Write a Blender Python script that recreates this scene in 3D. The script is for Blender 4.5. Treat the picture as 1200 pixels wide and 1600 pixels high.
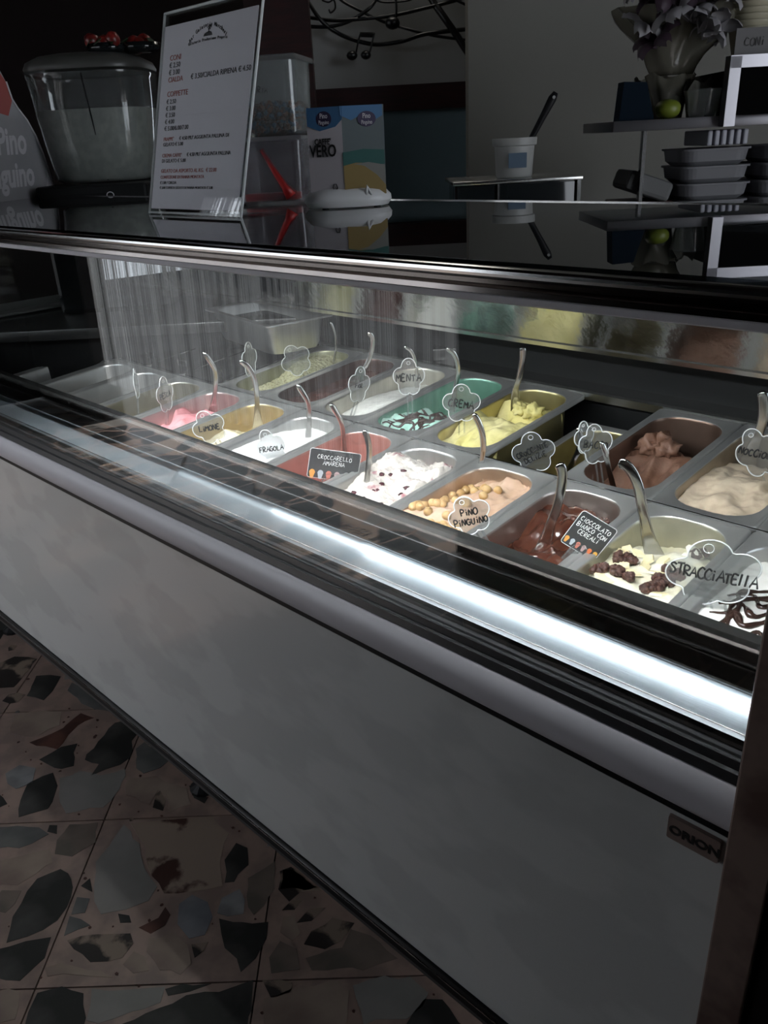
import bpy, bmesh, math, random, json
from mathutils import Vector, Matrix, noise
for o in list(bpy.data.objects): bpy.data.objects.remove(o)
SC = bpy.context.scene
COL = SC.collection
PI = math.pi
# ------------------------------------------------------------------ camera
CX, CY, CZ, YAW, PITCH, ROLL, FPX = 0.36811, -1.10916, 0.53662, 0.79153, 0.4284, -0.0537, 1270.55
ZF = 0.82                      # case coordinates sit 0.82 m above the floor level
cam = bpy.data.cameras.new('camera'); cam_o = bpy.data.objects.new('camera', cam); COL.objects.link(cam_o)
cam.sensor_fit = 'VERTICAL'; cam.sensor_height = 32.0; cam.lens = FPX/1600*32.0; cam.clip_start = 0.01
f_ = Vector((-math.sin(YAW)*math.cos(PITCH), math.cos(YAW)*math.cos(PITCH), -math.sin(PITCH)))
r_ = Vector((math.cos(YAW), math.sin(YAW), 0)); u_ = r_.cross(f_)
r2 = r_*math.cos(ROLL)+u_*math.sin(ROLL); u2 = -r_*math.sin(ROLL)+u_*math.cos(ROLL)
m = Matrix((r2, u2, -f_)).transposed().to_4x4(); m.translation = Vector((CX, CY, CZ+ZF))
cam_o.matrix_world = m
SC.camera = cam_o
# ------------------------------------------------------------------ world, lights, exposure
SC.view_settings.view_transform = 'Standard'; SC.view_settings.look = 'None'
SC.view_settings.exposure = 0.0; SC.view_settings.gamma = 1.0; SC.view_settings.use_curve_mapping = False
W = bpy.data.worlds.new('sky'); SC.world = W; W.use_nodes = True
W.node_tree.nodes['Background'].inputs[0].default_value = (0.86, 0.92, 1.0, 1)
W.node_tree.nodes['Background'].inputs[1].default_value = 4.4
def sun(name, d, strength, ang=0.6, col=(1, .96, .9)):
    l = bpy.data.lights.new(name, 'SUN'); l.energy = strength; l.angle = math.radians(ang); l.color = col
    o = bpy.data.objects.new(name, l); COL.objects.link(o)
    o.rotation_euler = Vector(d).to_track_quat('-Z', 'Y').to_euler(); o.location = (-2, -6, 5)
sun('sun', (-0.12, 0.56, -1.0), 14.0)
def area(name, loc, d, sx, sy, power, col=(1, 1, 1), spread=180):
    l = bpy.data.lights.new(name, 'AREA'); l.shape = 'RECTANGLE'; l.size = sx; l.size_y = sy; l.energy = power; l.color = col
    l.spread = math.radians(spread)
    o = bpy.data.objects.new(name, l); COL.objects.link(o); o.location = Vector(loc)+Vector((0, 0, ZF))
    q = Vector(d).to_track_quat('-Z', 'Y').to_matrix(); o.rotation_euler = q.to_euler()
    return o
# LED strip inside the front top frame of the case (long side along X)
LED = area('case_led_light', (-0.62, -0.475, 0.398), (0, 0.62, -1), 1.60, 0.016, 14.0, (0.97, 0.99, 1.0), 130)
# LED strip under the right hand end of the inner ledge
for n_, (xc, ln_, pw) in enumerate(((0.0, 0.34, 1.1), (-0.27, 0.20, .38), (-0.47, 0.20, .15), (-0.70, 0.26, .06))):
    area('ledge_led_light', (xc, -0.424, 0.0430), (0, -0.2, -1), ln_, 0.005, pw*.26, (0.95, 0.98, 1.0), 170)
# weak unseen fill light, added overhead to brighten the shop's back walls
area('shop_fill_light', (-2.2, 1.6, 1.7), (0, 0, -1), 0.8, 0.8, 10.0, (1, .95, .85))
DATA = json.loads(r'''{"spat":{"pink":[[[-1.2783,-0.0527,0.1028],[-1.2688,-0.0379,0.067],[-1.2673,-0.0357,0.0418],[-1.2708,-0.0412,0.0045],[-1.2765,-0.05,-0.0393],[-1.2791,-0.0539,-0.0587]],0.0128,0.0385],"limone":[[[-1.117,-0.0657,0.1079],[-1.1074,-0.0523,0.0919],[-1.1016,-0.0443,0.0661],[-1.1005,-0.0427,0.0333],[-1.1024,-0.0454,-0.0086],[-1.1035,-0.047,-0.039],[-1.1043,-0.048,-0.059]],0.0135,0.033],"white":[[[-0.9122,-0.0747,0.0874],[-0.9051,-0.0661,0.0647],[-0.9004,-0.0603,0.0434],[-0.9013,-0.0615,0.0114],[-0.9059,-0.0671,-0.0407],[-0.9077,-0.0692,-0.0605]],0.0124,0.0192],"red":[[[-0.8097,-0.0778,0.0653],[-0.8046,-0.072,0.0489],[-0.798,-0.0647,0.0254],[-0.7967,-0.0632,-0.0019],[-0.7976,-0.0643,-0.0405],[-0.798,-0.0648,-0.0605]],0.0118,0.0184],"amarena":[[[-0.5991,-0.191,0.0846],[-0.596,-0.1876,0.0692],[-0.5945,-0.1861,0.0478],[-0.5964,-0.1881,0.0193],[-0.5999,-0.1919,-0.012],[-0.6031,-0.1952,-0.0514],[-0.6047,-0.1969,-0.0713]],0.0115,0.0184],"pistachio":[[[-1.2226,0.306,0.115],[-1.2181,0.311,0.0947],[-1.216,0.3134,0.0694],[-1.2188,0.3103,0.0358],[-1.2255,0.3027,-0.0099],[-1.2284,0.2994,-0.0294]],0.0069,0.0104],"darkchoc":[[[-1.0344,0.257,0.1192],[-1.0286,0.2632,0.1048],[-1.0293,0.2624,0.0862],[-1.0346,0.2568,0.0584],[-1.0457,0.2452,0.0244],[-1.0527,0.2377,-0.0153],[-1.0562,0.2341,-0.0347]],0.0128,0.016],"bianca":[[[-0.9408,0.2812,0.092],[-0.9299,0.2912,0.0807],[-0.9237,0.2969,0.062],[-0.921,0.2994,0.0355],[-0.9209,0.2994,-0.0102],[-0.9209,0.2994,-0.0302]],0.0094,0.0141],"menta":[[[-0.7866,0.253,0.1129],[-0.7749,0.2628,0.101],[-0.7686,0.2681,0.0807],[-0.7677,0.2688,0.056],[-0.7723,0.2649,0.0268],[-0.7771,0.2609,-0.0134],[-0.7795,0.259,-0.0331]],0.0118,0.0147],"crema":[[[-0.5979,0.2722,0.1358],[-0.5976,0.2725,0.1185],[-0.5994,0.2712,0.0983],[-0.6033,0.2685,0.0711],[-0.6093,0.2642,0.0408],[-0.6052,0.2671,-0.0129],[-0.6037,0.2682,-0.0328]],0.014,0.0475],"pino":[[[-0.4891,-0.0281,0.0922],[-0.4821,-0.0226,0.0755],[-0.4767,-0.0184,0.0516],[-0.4758,-0.0177,0.0213],[-0.4794,-0.0205,-0.007],[-0.4821,-0.0226,-0.037],[-0.4839,-0.024,-0.0569]],0.0118,0.0212],"cioccolato":[[[-0.2477,-0.1301,0.0865],[-0.2434,-0.1273,0.0754],[-0.2426,-0.1268,0.0526],[-0.2463,-0.1293,0.0229],[-0.2534,-0.1338,-0.0098],[-0.2613,-0.139,-0.0467],[-0.2654,-0.1417,-0.0661]],0.0163,0.0286],"bianco":[[[-0.1642,-0.1044,0.1],[-0.1543,-0.0998,0.096],[-0.1445,-0.0953,0.0821],[-0.1367,-0.0916,0.0619],[-0.1296,-0.0883,0.0302],[-0.1201,-0.0839,-0.0102],[-0.1095,-0.079,-0.0417],[-0.1032,-0.0761,-0.0605]],0.0171,0.0381],"choc":[[[-0.2851,0.0589,0.058],[-0.2773,0.063,0.0332],[-0.2712,0.0663,0.0068],[-0.2616,0.0714,-0.0292],[-0.2565,0.0741,-0.0483]],0.0103,0.0137],"gap":[[[-0.3863,0.1501,0.0374],[-0.3817,0.153,0.0201],[-0.3827,0.1524,-0.0026],[-0.3897,0.1481,-0.0259],[-0.3968,0.1437,-0.0482],[-0.4028,0.14,-0.067]],0.0124,0.0149],"nocciola":[[[-0.1263,0.3129,0.1106],[-0.1217,0.3146,0.0892],[-0.1191,0.3155,0.0603],[-0.1231,0.3141,0.0303],[-0.1302,0.3116,-0.0091],[-0.1337,0.3103,-0.0288]],0.0189,0.0378]},"lab":{"pesca":[[-1.2946,-0.1621,0.0222],[-1.3009,-0.1732,-0.0496],0.0347,0.0442,0,115.7],"blank":[[-1.3928,-0.1774,0.0362],[-1.3968,-0.1851,-0.0506],0.036,0.0389,-8,142.4],"limone":[[-1.0554,-0.208,0.0028],[-1.0615,-0.2179,-0.0533],0.0351,0.0395,22,53.1],"fragola":[[-0.8631,-0.1956,-0.0047],[-0.8661,-0.1996,-0.0518],0.0284,0.0405,18,48.6],"pistacchio":[[-1.3091,0.0987,0.0479],[-1.3104,0.0969,-0.027],0.0337,0.0455,0,109.3],"fondente":[[-1.2309,0.1863,0.0384],[-1.2333,0.1833,-0.0198],0.0403,0.0435,28,66.1],"fiordilatte":[[-0.9048,0.092,0.0478],[-0.9206,0.0747,-0.0289],0.0348,0.0422,-14,92.4],"menta":[[-0.7621,0.1013,0.085],[-0.765,0.0985,-0.0269],0.0331,0.0417,0,43.2],"crema":[[-0.6189,0.0972,0.0548],[-0.6195,0.0967,-0.0271],0.0378,0.0409,0,39.3],"croccante":[[-0.4398,0.0885,-0.0064],[-0.4474,0.0834,-0.0633],0.0406,0.0426,12,34.4],"pinguino":[[-0.3054,-0.2694,0.0348],[-0.3085,-0.2719,-0.0026],0.0322,0.0328,28,38.9],"bacio":[[-0.3091,0.0829,0.04],[-0.3057,0.0848,-0.0281],0.0292,0.0391,10,44.4],"bacio2":[[-0.3264,0.0728,0.0522],[-0.3113,0.0814,-0.0283],0.021,0.0315,10,69.7],"nocciola":[[-0.0724,0.1791,0.0487],[-0.0859,0.1743,-0.0206],0.0324,0.045,25,29.5],"stracciatella":[[0.023,-0.1929,0.0202],[0.0203,-0.1939,-0.0513],0.0576,0.0486,14,20.8],"tub":[[-1.5406,0.2944,0.1782],[-1.5095,0.3348,0.085],0.0456,0.0349,14,52.4]},"card":{"amarena":[[-0.7043,-0.2286,0.0399],[-0.6453,-0.1605,0.0215],[-0.6507,-0.1667,-0.0357],[-0.7097,-0.2348,-0.0141]],"cereali":[[-0.1753,-0.1926,0.0568],[-0.1333,-0.1684,0.0284],[-0.1446,-0.1749,-0.0295],[-0.1861,-0.1988,-0.0003]]},"nuts":[[-0.4988,-0.1134],[-0.4952,-0.1396],[-0.4894,-0.1559],[-0.4654,-0.1718],[-0.4548,-0.1818],[-0.4931,-0.1894],[-0.479,-0.1843],[-0.5037,-0.2076],[-0.4823,-0.2128],[-0.4612,-0.2067],[-0.4407,-0.2096],[-0.4076,-0.2119],[-0.4123,-0.1971],[-0.4406,-0.175],[-0.4666,-0.0669],[-0.4817,-0.0762],[-0.4495,-0.0706],[-0.4395,-0.0644],[-0.4179,-0.0834],[-0.4129,-0.1],[-0.4041,-0.0708],[-0.4128,-0.146],[-0.4356,-0.1453],[-0.4458,-0.1805],[-0.4462,-0.0824],[-0.4823,-0.0908],[-0.4714,-0.2021],[-0.4857,-0.1337],[-0.4948,-0.2073]],"clus":[[-0.1129,-0.1509,0.0125],[-0.1246,-0.1588,0.0084],[-0.1366,-0.1967,0.0096],[-0.128,-0.1937,0.006],[-0.1073,-0.1968,0.0101],[-0.0883,-0.1978,0.0067],[-0.0489,-0.1735,0.0169],[-0.0505,-0.1964,0.0108],[-0.0431,-0.1528,0.0108],[-0.0572,-0.2092,0.0072],[-0.0601,-0.0315,0.0084],[-0.0596,-0.0536,0.0072],[-0.0625,-0.1415,0.0029]],"chips":[[-0.1366,-0.111],[-0.0914,-0.1453],[-0.0394,-0.2074],[-0.1122,-0.1653],[-0.1216,-0.2095],[-0.071,-0.1519],[-0.0954,-0.127],[-0.1155,-0.1221],[-0.1303,-0.1383],[-0.0785,-0.1156],[-0.1116,-0.2167],[-0.0932,-0.1786]],"stones":[["k",[[-1.6781,-0.5223],[-1.7508,-0.4624],[-1.7236,-0.431],[-1.6897,-0.419],[-1.6433,-0.4611],[-1.6224,-0.498]]],["e",[[-1.6219,-0.5804],[-1.6021,-0.5412],[-1.5313,-0.4881],[-1.4887,-0.5237],[-1.4884,-0.5925],[-1.5528,-0.6207]]],["r",[[-1.4783,-0.604],[-1.4621,-0.5218],[-1.4893,-0.4595],[-1.4455,-0.4438],[-1.4475,-0.4883],[-1.4282,-0.5202],[-1.3978,-0.5674],[-1.4313,-0.5833]]],["k",[[-1.3933,-0.6148],[-1.3996,-0.5559],[-1.3776,-0.5237],[-1.3106,-0.5681],[-1.3351,-0.6078]]],["k",[[-1.3063,-0.5457],[-1.3448,-0.4821],[-1.381,-0.4171],[-1.3581,-0.3832],[-1.2935,-0.3975],[-1.2788,-0.4252],[-1.2275,-0.4586],[-1.2218,-0.4911],[-1.2341,-0.5201],[-1.2426,-0.5577],[-1.2648,-0.5284]]],["g",[[-1.2887,-0.6098],[-1.28,-0.5661],[-1.227,-0.5381],[-1.199,-0.4896],[-1.1448,-0.5309],[-1.1259,-0.5924],[-1.1715,-0.6539],[-1.2423,-0.6389]]],["k",[[-1.2464,-0.7357],[-1.3357,-0.6743],[-1.3326,-0.636],[-1.3208,-0.6112],[-1.2556,-0.6391],[-1.2164,-0.6772]]],["w",[[-1.4126,-0.6935],[-1.4103,-0.6547],[-1.3702,-0.6322],[-1.3258,-0.6657],[-1.3378,-0.6994],[-1.373,-0.7068]]],["d",[[-1.2578,-0.7825],[-1.1791,-0.7133],[-1.1426,-0.7118],[-1.1401,-0.7493],[-1.1916,-0.8095]]],["b",[[-1.1166,-0.7088],[-1.1346,-0.6658],[-1.0914,-0.6174],[-1.0445,-0.6551],[-1.0418,-0.7058],[-1.0807,-0.7259]]],["e",[[-1.159,-0.8284],[-1.1016,-0.725],[-1.0599,-0.7359],[-1.0582,-0.7804],[-1.0611,-0.8188],[-1.0992,-0.8526]]],["k",[[-0.9448,-0.8886],[-0.9947,-0.8528],[-1.0406,-0.7827],[-1.0301,-0.7354],[-0.9837,-0.7277],[-0.9319,-0.7719],[-0.9144,-0.7972],[-0.9242,-0.8571]]],["g",[[-0.9882,-0.6817],[-1.0202,-0.6238],[-1.0397,-0.5803],[-0.9602,-0.5904],[-0.8882,-0.6204],[-0.8368,-0.6235],[-0.8178,-0.6535],[-0.8321,-0.6927],[-0.8669,-0.7401],[-0.9271,-0.7169]]],["v",[[-1.032,-0.5715],[-0.9909,-0.5218],[-0.9143,-0.4389],[-0.8415,-0.4464],[-0.7855,-0.502],[-0.7368,-0.5302],[-0.7706,-0.5843],[-0.8093,-0.6188],[-0.8728,-0.6202],[-0.9492,-0.5904]]],["u",[[-0.768,-0.6173],[-0.7668,-0.5869],[-0.7312,-0.5762],[-0.6897,-0.5881],[-0.6701,-0.6214],[-0.6848,-0.6476],[-0.7332,-0.6429]]],["k",[[-0.7381,-0.5226],[-0.7906,-0.488],[-0.8109,-0.4489],[-0.7796,-0.4405],[-0.7454,-0.4664],[-0.7278,-0.5135]]],["w",[[-0.6921,-0.5782],[-0.7143,-0.5528],[-0.707,-0.5123],[-0.6782,-0.5206],[-0.6504,-0.5449],[-0.6719,-0.5706]]],["b",[[-0.7168,-0.4861],[-0.7067,-0.4229],[-0.6542,-0.4653],[-0.6355,-0.5073],[-0.6357,-0.5334],[-0.6612,-0.5302]]],["k",[[-0.6752,-0.5871],[-0.6032,-0.5249],[-0.5756,-0.5481],[-0.5598,-0.5856],[-0.5543,-0.6232],[-0.5849,-0.6082],[-0.6223,-0.6125]]],["e",[[-0.7432,-0.6985],[-0.7187,-0.6612],[-0.6713,-0.6565],[-0.6396,-0.6718],[-0.6339,-0.6985],[-0.6746,-0.7177],[-0.722,-0.7169]]],["k",[[-0.9431,-0.9158],[-0.9156,-0.8609],[-0.8915,-0.8254],[-0.854,-0.8577],[-0.8444,-0.9074],[-0.8867,-0.9386]]],["m",[[-0.8574,-0.8086],[-0.849,-0.7857],[-0.7805,-0.7166],[-0.756,-0.7251],[-0.746,-0.7532],[-0.781,-0.7992],[-0.8335,-0.8098]]],["k",[[-0.775,-0.9233],[-0.7996,-0.8928],[-0.7742,-0.8597],[-0.7368,-0.8327],[-0.6692,-0.8714],[-0.7492,-0.9441]]],["g",[[-0.7272,-0.8274],[-0.6355,-0.731],[-0.6165,-0.7537],[-0.6466,-0.8197],[-0.6778,-0.8606]]],["k",[[-0.6346,-0.8214],[-0.6279,-0.7996],[-0.5897,-0.7163],[-0.546,-0.6501],[-0.5266,-0.6203],[-0.4555,-0.6833],[-0.6212,-0.8339]]],["m",[[-0.5093,-0.6067],[-0.4721,-0.5697],[-0.4602,-0.5859],[-0.4786,-0.6191]]],["k",[[-0.6311,-0.7337],[-0.6183,-0.7086],[-0.5788,-0.6729],[-0.591,-0.7042],[-0.6179,-0.7365]]],["k",[[-0.8381,-0.7127],[-0.8181,-0.6949],[-0.7998,-0.7026],[-0.8165,-0.7191]]],["d",[[-0.8723,-0.8067],[-0.9034,-0.7793],[-0.857,-0.7538]]],["k",[[-0.9551,-0.7287],[-0.9611,-0.705],[-0.9249,-0.721]]],["d",[[-0.9069,-0.7742],[-0.9367,-0.7468],[-0.9144,-0.7312],[-0.8906,-0.7532]]],["k",[[-1.1524,-0.7103],[-1.1668,-0.6973],[-1.1521,-0.6843],[-1.1275,-0.7005]]],["k",[[-1.0319,-0.4187],[-1.0188,-0.4037],[-0.965,-0.4132],[-0.9591,-0.4245],[-0.9906,-0.4301]]],["d",[[-1.2438,-0.4343],[-1.2552,-0.4048],[-1.1469,-0.395],[-1.1381,-0.4306],[-1.15,-0.4675],[-1.1821,-0.4689]]],["m",[[-1.0345,-0.5123],[-1.0668,-0.4855],[-1.071,-0.4722],[-1.0343,-0.4794],[-1.0095,-0.5033]]],["m",[[-1.7868,-0.567],[-1.9009,-0.5205],[-1.8995,-0.4569],[-1.8372,-0.4189],[-1.799,-0.4606],[-1.7448,-0.5313]]],["m",[[-0.6411,-0.4622],[-0.6796,-0.4307],[-0.664,-0.408],[-0.5916,-0.4096],[-0.6065,-0.4356],[-0.6095,-0.4676]]],["e",[[-0.8344,-0.8617],[-0.8223,-0.8364],[-0.7883,-0.8166],[-0.7266,-0.7857],[-0.7683,-0.8268],[-0.8144,-0.8684]]],["e",[[-0.7409,-0.7339],[-0.7312,-0.7616],[-0.702,-0.7565],[-0.6847,-0.7338],[-0.716,-0.7262]]],["e",[[-1.1649,-0.5019],[-1.1237,-0.4542],[-1.0268,-0.4279],[-0.974,-0.4485],[-0.9935,-0.4925],[-1.0501,-0.4709],[-1.0796,-0.474],[-1.0488,-0.514],[-1.1218,-0.5335]]],["m",[[-0.6723,-0.65],[-0.6543,-0.6263],[-0.6431,-0.646],[-0.6451,-0.6623]]],["r",[[-0.7586,-0.6417],[-0.7806,-0.6369],[-0.7691,-0.6592],[-0.7794,-0.7],[-0.7534,-0.6923],[-0.7456,-0.6619]]],["d",[[-1.6138,-0.436],[-1.644,-0.4051],[-1.4928,-0.3952],[-1.4274,-0.3992],[-1.4994,-0.4311]]],["b",[[-1.0689,-0.8431],[-1.0395,-0.817],[-1.0156,-0.8384],[-1.0131,-0.861],[-1.0357,-0.873]]],["e",[[-0.8615,-0.9488],[-0.8214,-0.9125],[-0.7795,-0.9403],[-0.7968,-0.9749]]],["m",[[-0.5155,-0.5091],[-0.5219,-0.4816],[-0.5163,-0.4338],[-0.4774,-0.4162],[-0.4667,-0.4571],[-0.4778,-0.4914]]],["b",[[-0.5411,-0.5724],[-0.5532,-0.5347],[-0.5144,-0.5244],[-0.4841,-0.5445],[-0.5129,-0.5881]]],["e",[[-0.4858,-0.6281],[-0.4667,-0.5854],[-0.4104,-0.51],[-0.3835,-0.5139],[-0.3366,-0.5691],[-0.4501,-0.6587]]],["g",[[-0.3884,-0.5035],[-0.3754,-0.4709],[-0.3209,-0.4217],[-0.2768,-0.4246],[-0.2751,-0.4794],[-0.3236,-0.5438]]],["k",[[-0.273,-0.4877],[-0.2773,-0.4394],[-0.2547,-0.419],[-0.189,-0.4283],[-0.2619,-0.5011]]],["m",[[-0.5989,-0.49],[-0.6068,-0.461],[-0.5915,-0.4474],[-0.5858,-0.4712]]],["m",[[-0.5574,-0.4878],[-0.5653,-0.4511],[-0.542,-0.4258],[-0.5402,-0.4655]]],["m",[[-0.6383,-0.4614],[-0.6783,-0.4247],[-0.6572,-0.4109],[-0.5787,-0.4083],[-0.605,-0.4242]]],["b",[[-0.4724,-0.4288],[-0.4389,-0.4072],[-0.3646,-0.4134],[-0.394,-0.4672],[-0.4631,-0.5333],[-0.4907,-0.5269],[-0.4578,-0.4654]]],["e",[[-0.5678,-0.5228],[-0.5886,-0.4985],[-0.5766,-0.4789],[-0.5386,-0.4965],[-0.5367,-0.5199]]]],"tile0":[-1.0872,-0.6058],"iron":[[[[-2.1966,1.1397,1.0444],[-2.1773,1.1584,1.0043],[-2.1481,1.1868,0.9432],[-2.1115,1.2224,0.9041],[-2.063,1.2695,0.874],[-2.008,1.323,0.8567],[-1.9411,1.388,0.859],[-1.874,1.4533,0.878],[-1.741,1.5825,0.889]],0.009],[[[-2.2022,1.1342,0.9601],[-2.1208,1.2134,0.938],[-2.0491,1.283,0.9365],[-1.9607,1.369,0.9437],[-1.8834,1.4441,0.9582],[-1.8174,1.5082,0.9734],[-1.7627,1.5614,0.9892],[-1.7301,1.5932,1.0064]],0.008],[[[-2.2043,1.1322,0.9284],[-2.1329,1.2016,0.9189],[-2.0769,1.256,0.9318],[-2.026,1.3055,0.9613],[-2.0028,1.328,0.9924],[-1.9851,1.3453,1.0301]],0.008],[[[-2.1207,1.2135,1.0393],[-2.0901,1.2432,0.9984],[-2.0478,1.2843,0.9661],[-1.9833,1.347,0.9254],[-1.9179,1.4106,0.8943],[-1.8464,1.4801,0.8694],[-1.741,1.5825,0.8454]],0.006],[[[-1.8712,1.456,1.0224],[-1.8555,1.4712,0.9825],[-1.829,1.497,0.9282],[-1.791,1.5339,0.8589],[-1.7467,1.577,0.7672]],0.016],[[[-2.0135,1.3177,0.9997],[-1.9812,1.349,0.9858],[-1.9266,1.4022,0.984],[-1.9045,1.4236,0.9923]],0.004],[[[-1.828,1.498,1.0001],[-1.7955,1.5295,0.9784],[-1.741,1.5826,0.942]],0.006],[[[-2.1392,1.1955,1.0017],[-2.1232,1.211,0.9928],[-2.1093,1.2246,0.9984],[-2.1077,1.2261,0.9767],[-2.1195,1.2146,0.9611],[-2.1233,1.2109,0.9712]],0.004],[[[-1.9532,1.3762,0.9167],[-1.9502,1.3792,0.9627],[-1.952,1.3774,1.0085]],0.005],[[[-2.0626,1.2699,0.8217],[-2.0535,1.2788,0.8632],[-2.0455,1.2866,0.893]],0.004],[[[-2.0262,1.3053,0.8219],[-2.0162,1.315,0.8607],[-2.0095,1.3215,0.8905]],0.004],[[[-2.0467,1.2853,0.8897],[-2.0092,1.3219,0.8851]],0.011]],"heads":[[[-2.0709,1.2618,0.8236],0.018],[[-2.0345,1.2972,0.8225],0.017],[[-1.9615,1.3682,0.9186],0.024]],"sign0":[-1.0681,-0.2615,0.43],"sign1":[-0.7837,-0.2631,0.43]}''')
TILT = 0.0831638
CA, SA = math.cos(TILT), math.sin(TILT)
P = 0.165
RV = Vector((.717, .697, 0)); FV = Vector((-.697, .717, 0))     # axes of the room, turned against the case
def RM(r, f, z): return Vector((CX, CY, 0))+RV*r+FV*f+Vector((0, 0, z))
RANG = math.atan2(.697, .717)
def TR(u, v, w): return Vector((u, v*CA-w*SA, v*SA+w*CA))        # tilted pan deck
# ------------------------------------------------------------------ materials
def nodes(name):
    M = bpy.data.materials.new(name); M.use_nodes = True
    return M, M.node_tree, M.node_tree.nodes['Principled BSDF']
def mat(name, col, rough=.5, metal=0., var=None, scale=30., bump=0., bscale=60., stretch=None, trans=0., spec=.5, coat=0., emit=None, estr=0., th=(.4,.6), detail=4.):
    M, T, B = nodes(name); N = T.nodes; L = T.links
    B.inputs['Base Color'].default_value = (*col, 1); B.inputs['Roughness'].default_value = rough; B.inputs['Metallic'].default_value = metal
    B.inputs['Specular IOR Level'].default_value = spec; B.inputs['Coat Weight'].default_value = coat; B.inputs['Coat Roughness'].default_value = .08
    if emit: B.inputs['Emission Color'].default_value = (*emit, 1); B.inputs['Emission Strength'].default_value = estr
    tc = N.new('ShaderNodeTexCoord'); mp = N.new('ShaderNodeMapping'); L.new(tc.outputs['Object'], mp.inputs[0])
    if stretch: mp.inputs['Scale'].default_value = stretch
    if var:
        n = N.new('ShaderNodeTexNoise'); n.inputs['Scale'].default_value = scale; n.inputs['Detail'].default_value = detail; L.new(mp.outputs[0], n.inputs[0])
        r = N.new('ShaderNodeValToRGB'); r.color_ramp.elements[0].position = th[0]; r.color_ramp.elements[1].position = th[1]
        r.color_ramp.elements[0].color = (*col, 1); r.color_ramp.elements[1].color = (*var, 1)
        L.new(n.outputs[0], r.inputs[0]); L.new(r.outputs[0], B.inputs['Base Color'])
    if bump:
        n = N.new('ShaderNodeTexNoise'); n.inputs['Scale'].default_value = bscale; n.inputs['Detail'].default_value = 5; L.new(mp.outputs[0], n.inputs[0])
        b = N.new('ShaderNodeBump'); b.inputs['Strength'].default_value = bump; b.inputs['Distance'].default_value = .004; L.new(n.outputs[0], b.inputs['Height']); L.new(b.outputs[0], B.inputs['Normal'])
    return M
def clear(name, tint, refl=1.0, ior=1.45, rough=0.0, milky=0., milk=(.8,.8,.8)):
    M = bpy.data.materials.new(name); M.use_nodes = True; T = M.node_tree; N = T.nodes; L = T.links
    N.remove(N['Principled BSDF']); out = N['Material Output']
    t = N.new('ShaderNodeBsdfTransparent'); t.inputs[0].default_value = (*tint, 1)
    g = N.new('ShaderNodeBsdfGlossy'); g.inputs['Roughness'].default_value = rough; g.inputs[0].default_value = (refl, refl, refl, 1)
    ge = N.new('ShaderNodeNewGeometry'); dt = N.new('ShaderNodeVectorMath'); dt.operation = 'DOT_PRODUCT'; L.new(ge.outputs['Normal'], dt.inputs[0]); L.new(ge.outputs['Incoming'], dt.inputs[1])
    def mth(op, a, b):                                   # Schlick reflectance, the same on both faces of a sheet
        q = N.new('ShaderNodeMath'); q.operation = op
        for i, v in enumerate((a, b)):
            if isinstance(v, (int, float)): q.inputs[i].default_value = v
            else: L.new(v, q.inputs[i])
        return q.outputs[0]
    f0 = ((ior-1)/(ior+1))**2
    fr = mth('ADD', mth('MULTIPLY', mth('POWER', mth('SUBTRACT', 1., mth('ABSOLUTE', dt.outputs['Value'], 0.)), 5.), 1-f0), f0)
    mx = N.new('ShaderNodeMixShader'); L.new(fr, mx.inputs[0]); L.new(g.outputs[0], mx.inputs[2])
    if milky:
        d = N.new('ShaderNodeBsdfDiffuse'); d.inputs[0].default_value = (*milk, 1); tr = N.new('ShaderNodeBsdfTranslucent'); tr.inputs[0].default_value = (*milk, 1)
        a = N.new('ShaderNodeMixShader'); a.inputs[0].default_value = .5; L.new(d.outputs[0], a.inputs[1]); L.new(tr.outputs[0], a.inputs[2])
        k = N.new('ShaderNodeMixShader'); k.inputs[0].default_value = milky; L.new(t.outputs[0], k.inputs[1]); L.new(a.outputs[0], k.inputs[2]); L.new(k.outputs[0], mx.inputs[1])
    else: L.new(t.outputs[0], mx.inputs[1])
    L.new(mx.outputs[0], out.inputs[0]); return M
STEEL = mat('brushed_steel', (.50, .50, .49), .24, 1., bump=.05, bscale=90, stretch=(1, 8, 8))
PANST = mat('pan_steel', (.64, .635, .62), .36, 1., bump=.04, bscale=60)
FLANGE = mat('pan_flange_steel', (.60, .60, .59), .42, .85, bump=.03, bscale=60)
SPST = mat('spatula_steel', (.62, .61, .59), .13, 1.)
LEDGE = mat('ledge_steel', (.46, .52, .57), .40, 1., bump=.10, bscale=160, stretch=(.3, 3, 3))
MIRR = mat('mirror_strip_steel', (.42, .42, .41), .16, 1., bump=.5, bscale=18)
DMIR = mat('dark_steel', (.20, .18, .17), .14, 1.)
CHROME = mat('rail_chrome', (.60, .60, .60), .16, 1.)
BLACK = mat('black_plastic', (.006, .006, .007), .45, spec=.15)
BGLOSS = mat('black_gloss', (.010, .012, .013), .06)
GASK = mat('rubber_gasket', (.03, .03, .032), .3)
BUMP = mat('grey_bumper_plastic', (.47, .455, .49), .42)
PANEL = mat('white_lacquer_panel', (.41, .415, .41), .25, spec=.5, coat=.15, var=(.455,.46,.455), scale=7., th=(.46,.54), detail=3., stretch=(.8,1,1.5))  # faint blotches painted in stand for floor stones mirrored in the gloss
CASEIN = mat('case_inside', (.008, .0085, .009), .5, spec=.2)
GLASS = clear('case_glass', (.93, .95, .95), 1.0, 1.5)
TOPG = clear('smoked_top_glass', (.25, .27, .28), 1.0, 1.5)
ACRY = clear('clear_acrylic', (.90, .91, .91), 1.0, 1.75, .04, .10, (.8, .82, .82))
ACRYE = mat('acrylic_edge', (.75, .77, .77), .12, spec=1.)
HOLD = clear('acrylic_sheet', (.93, .94, .94), 1.0, 1.5)
INK = mat('black_marker', (.01, .01, .01), .5)
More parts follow.
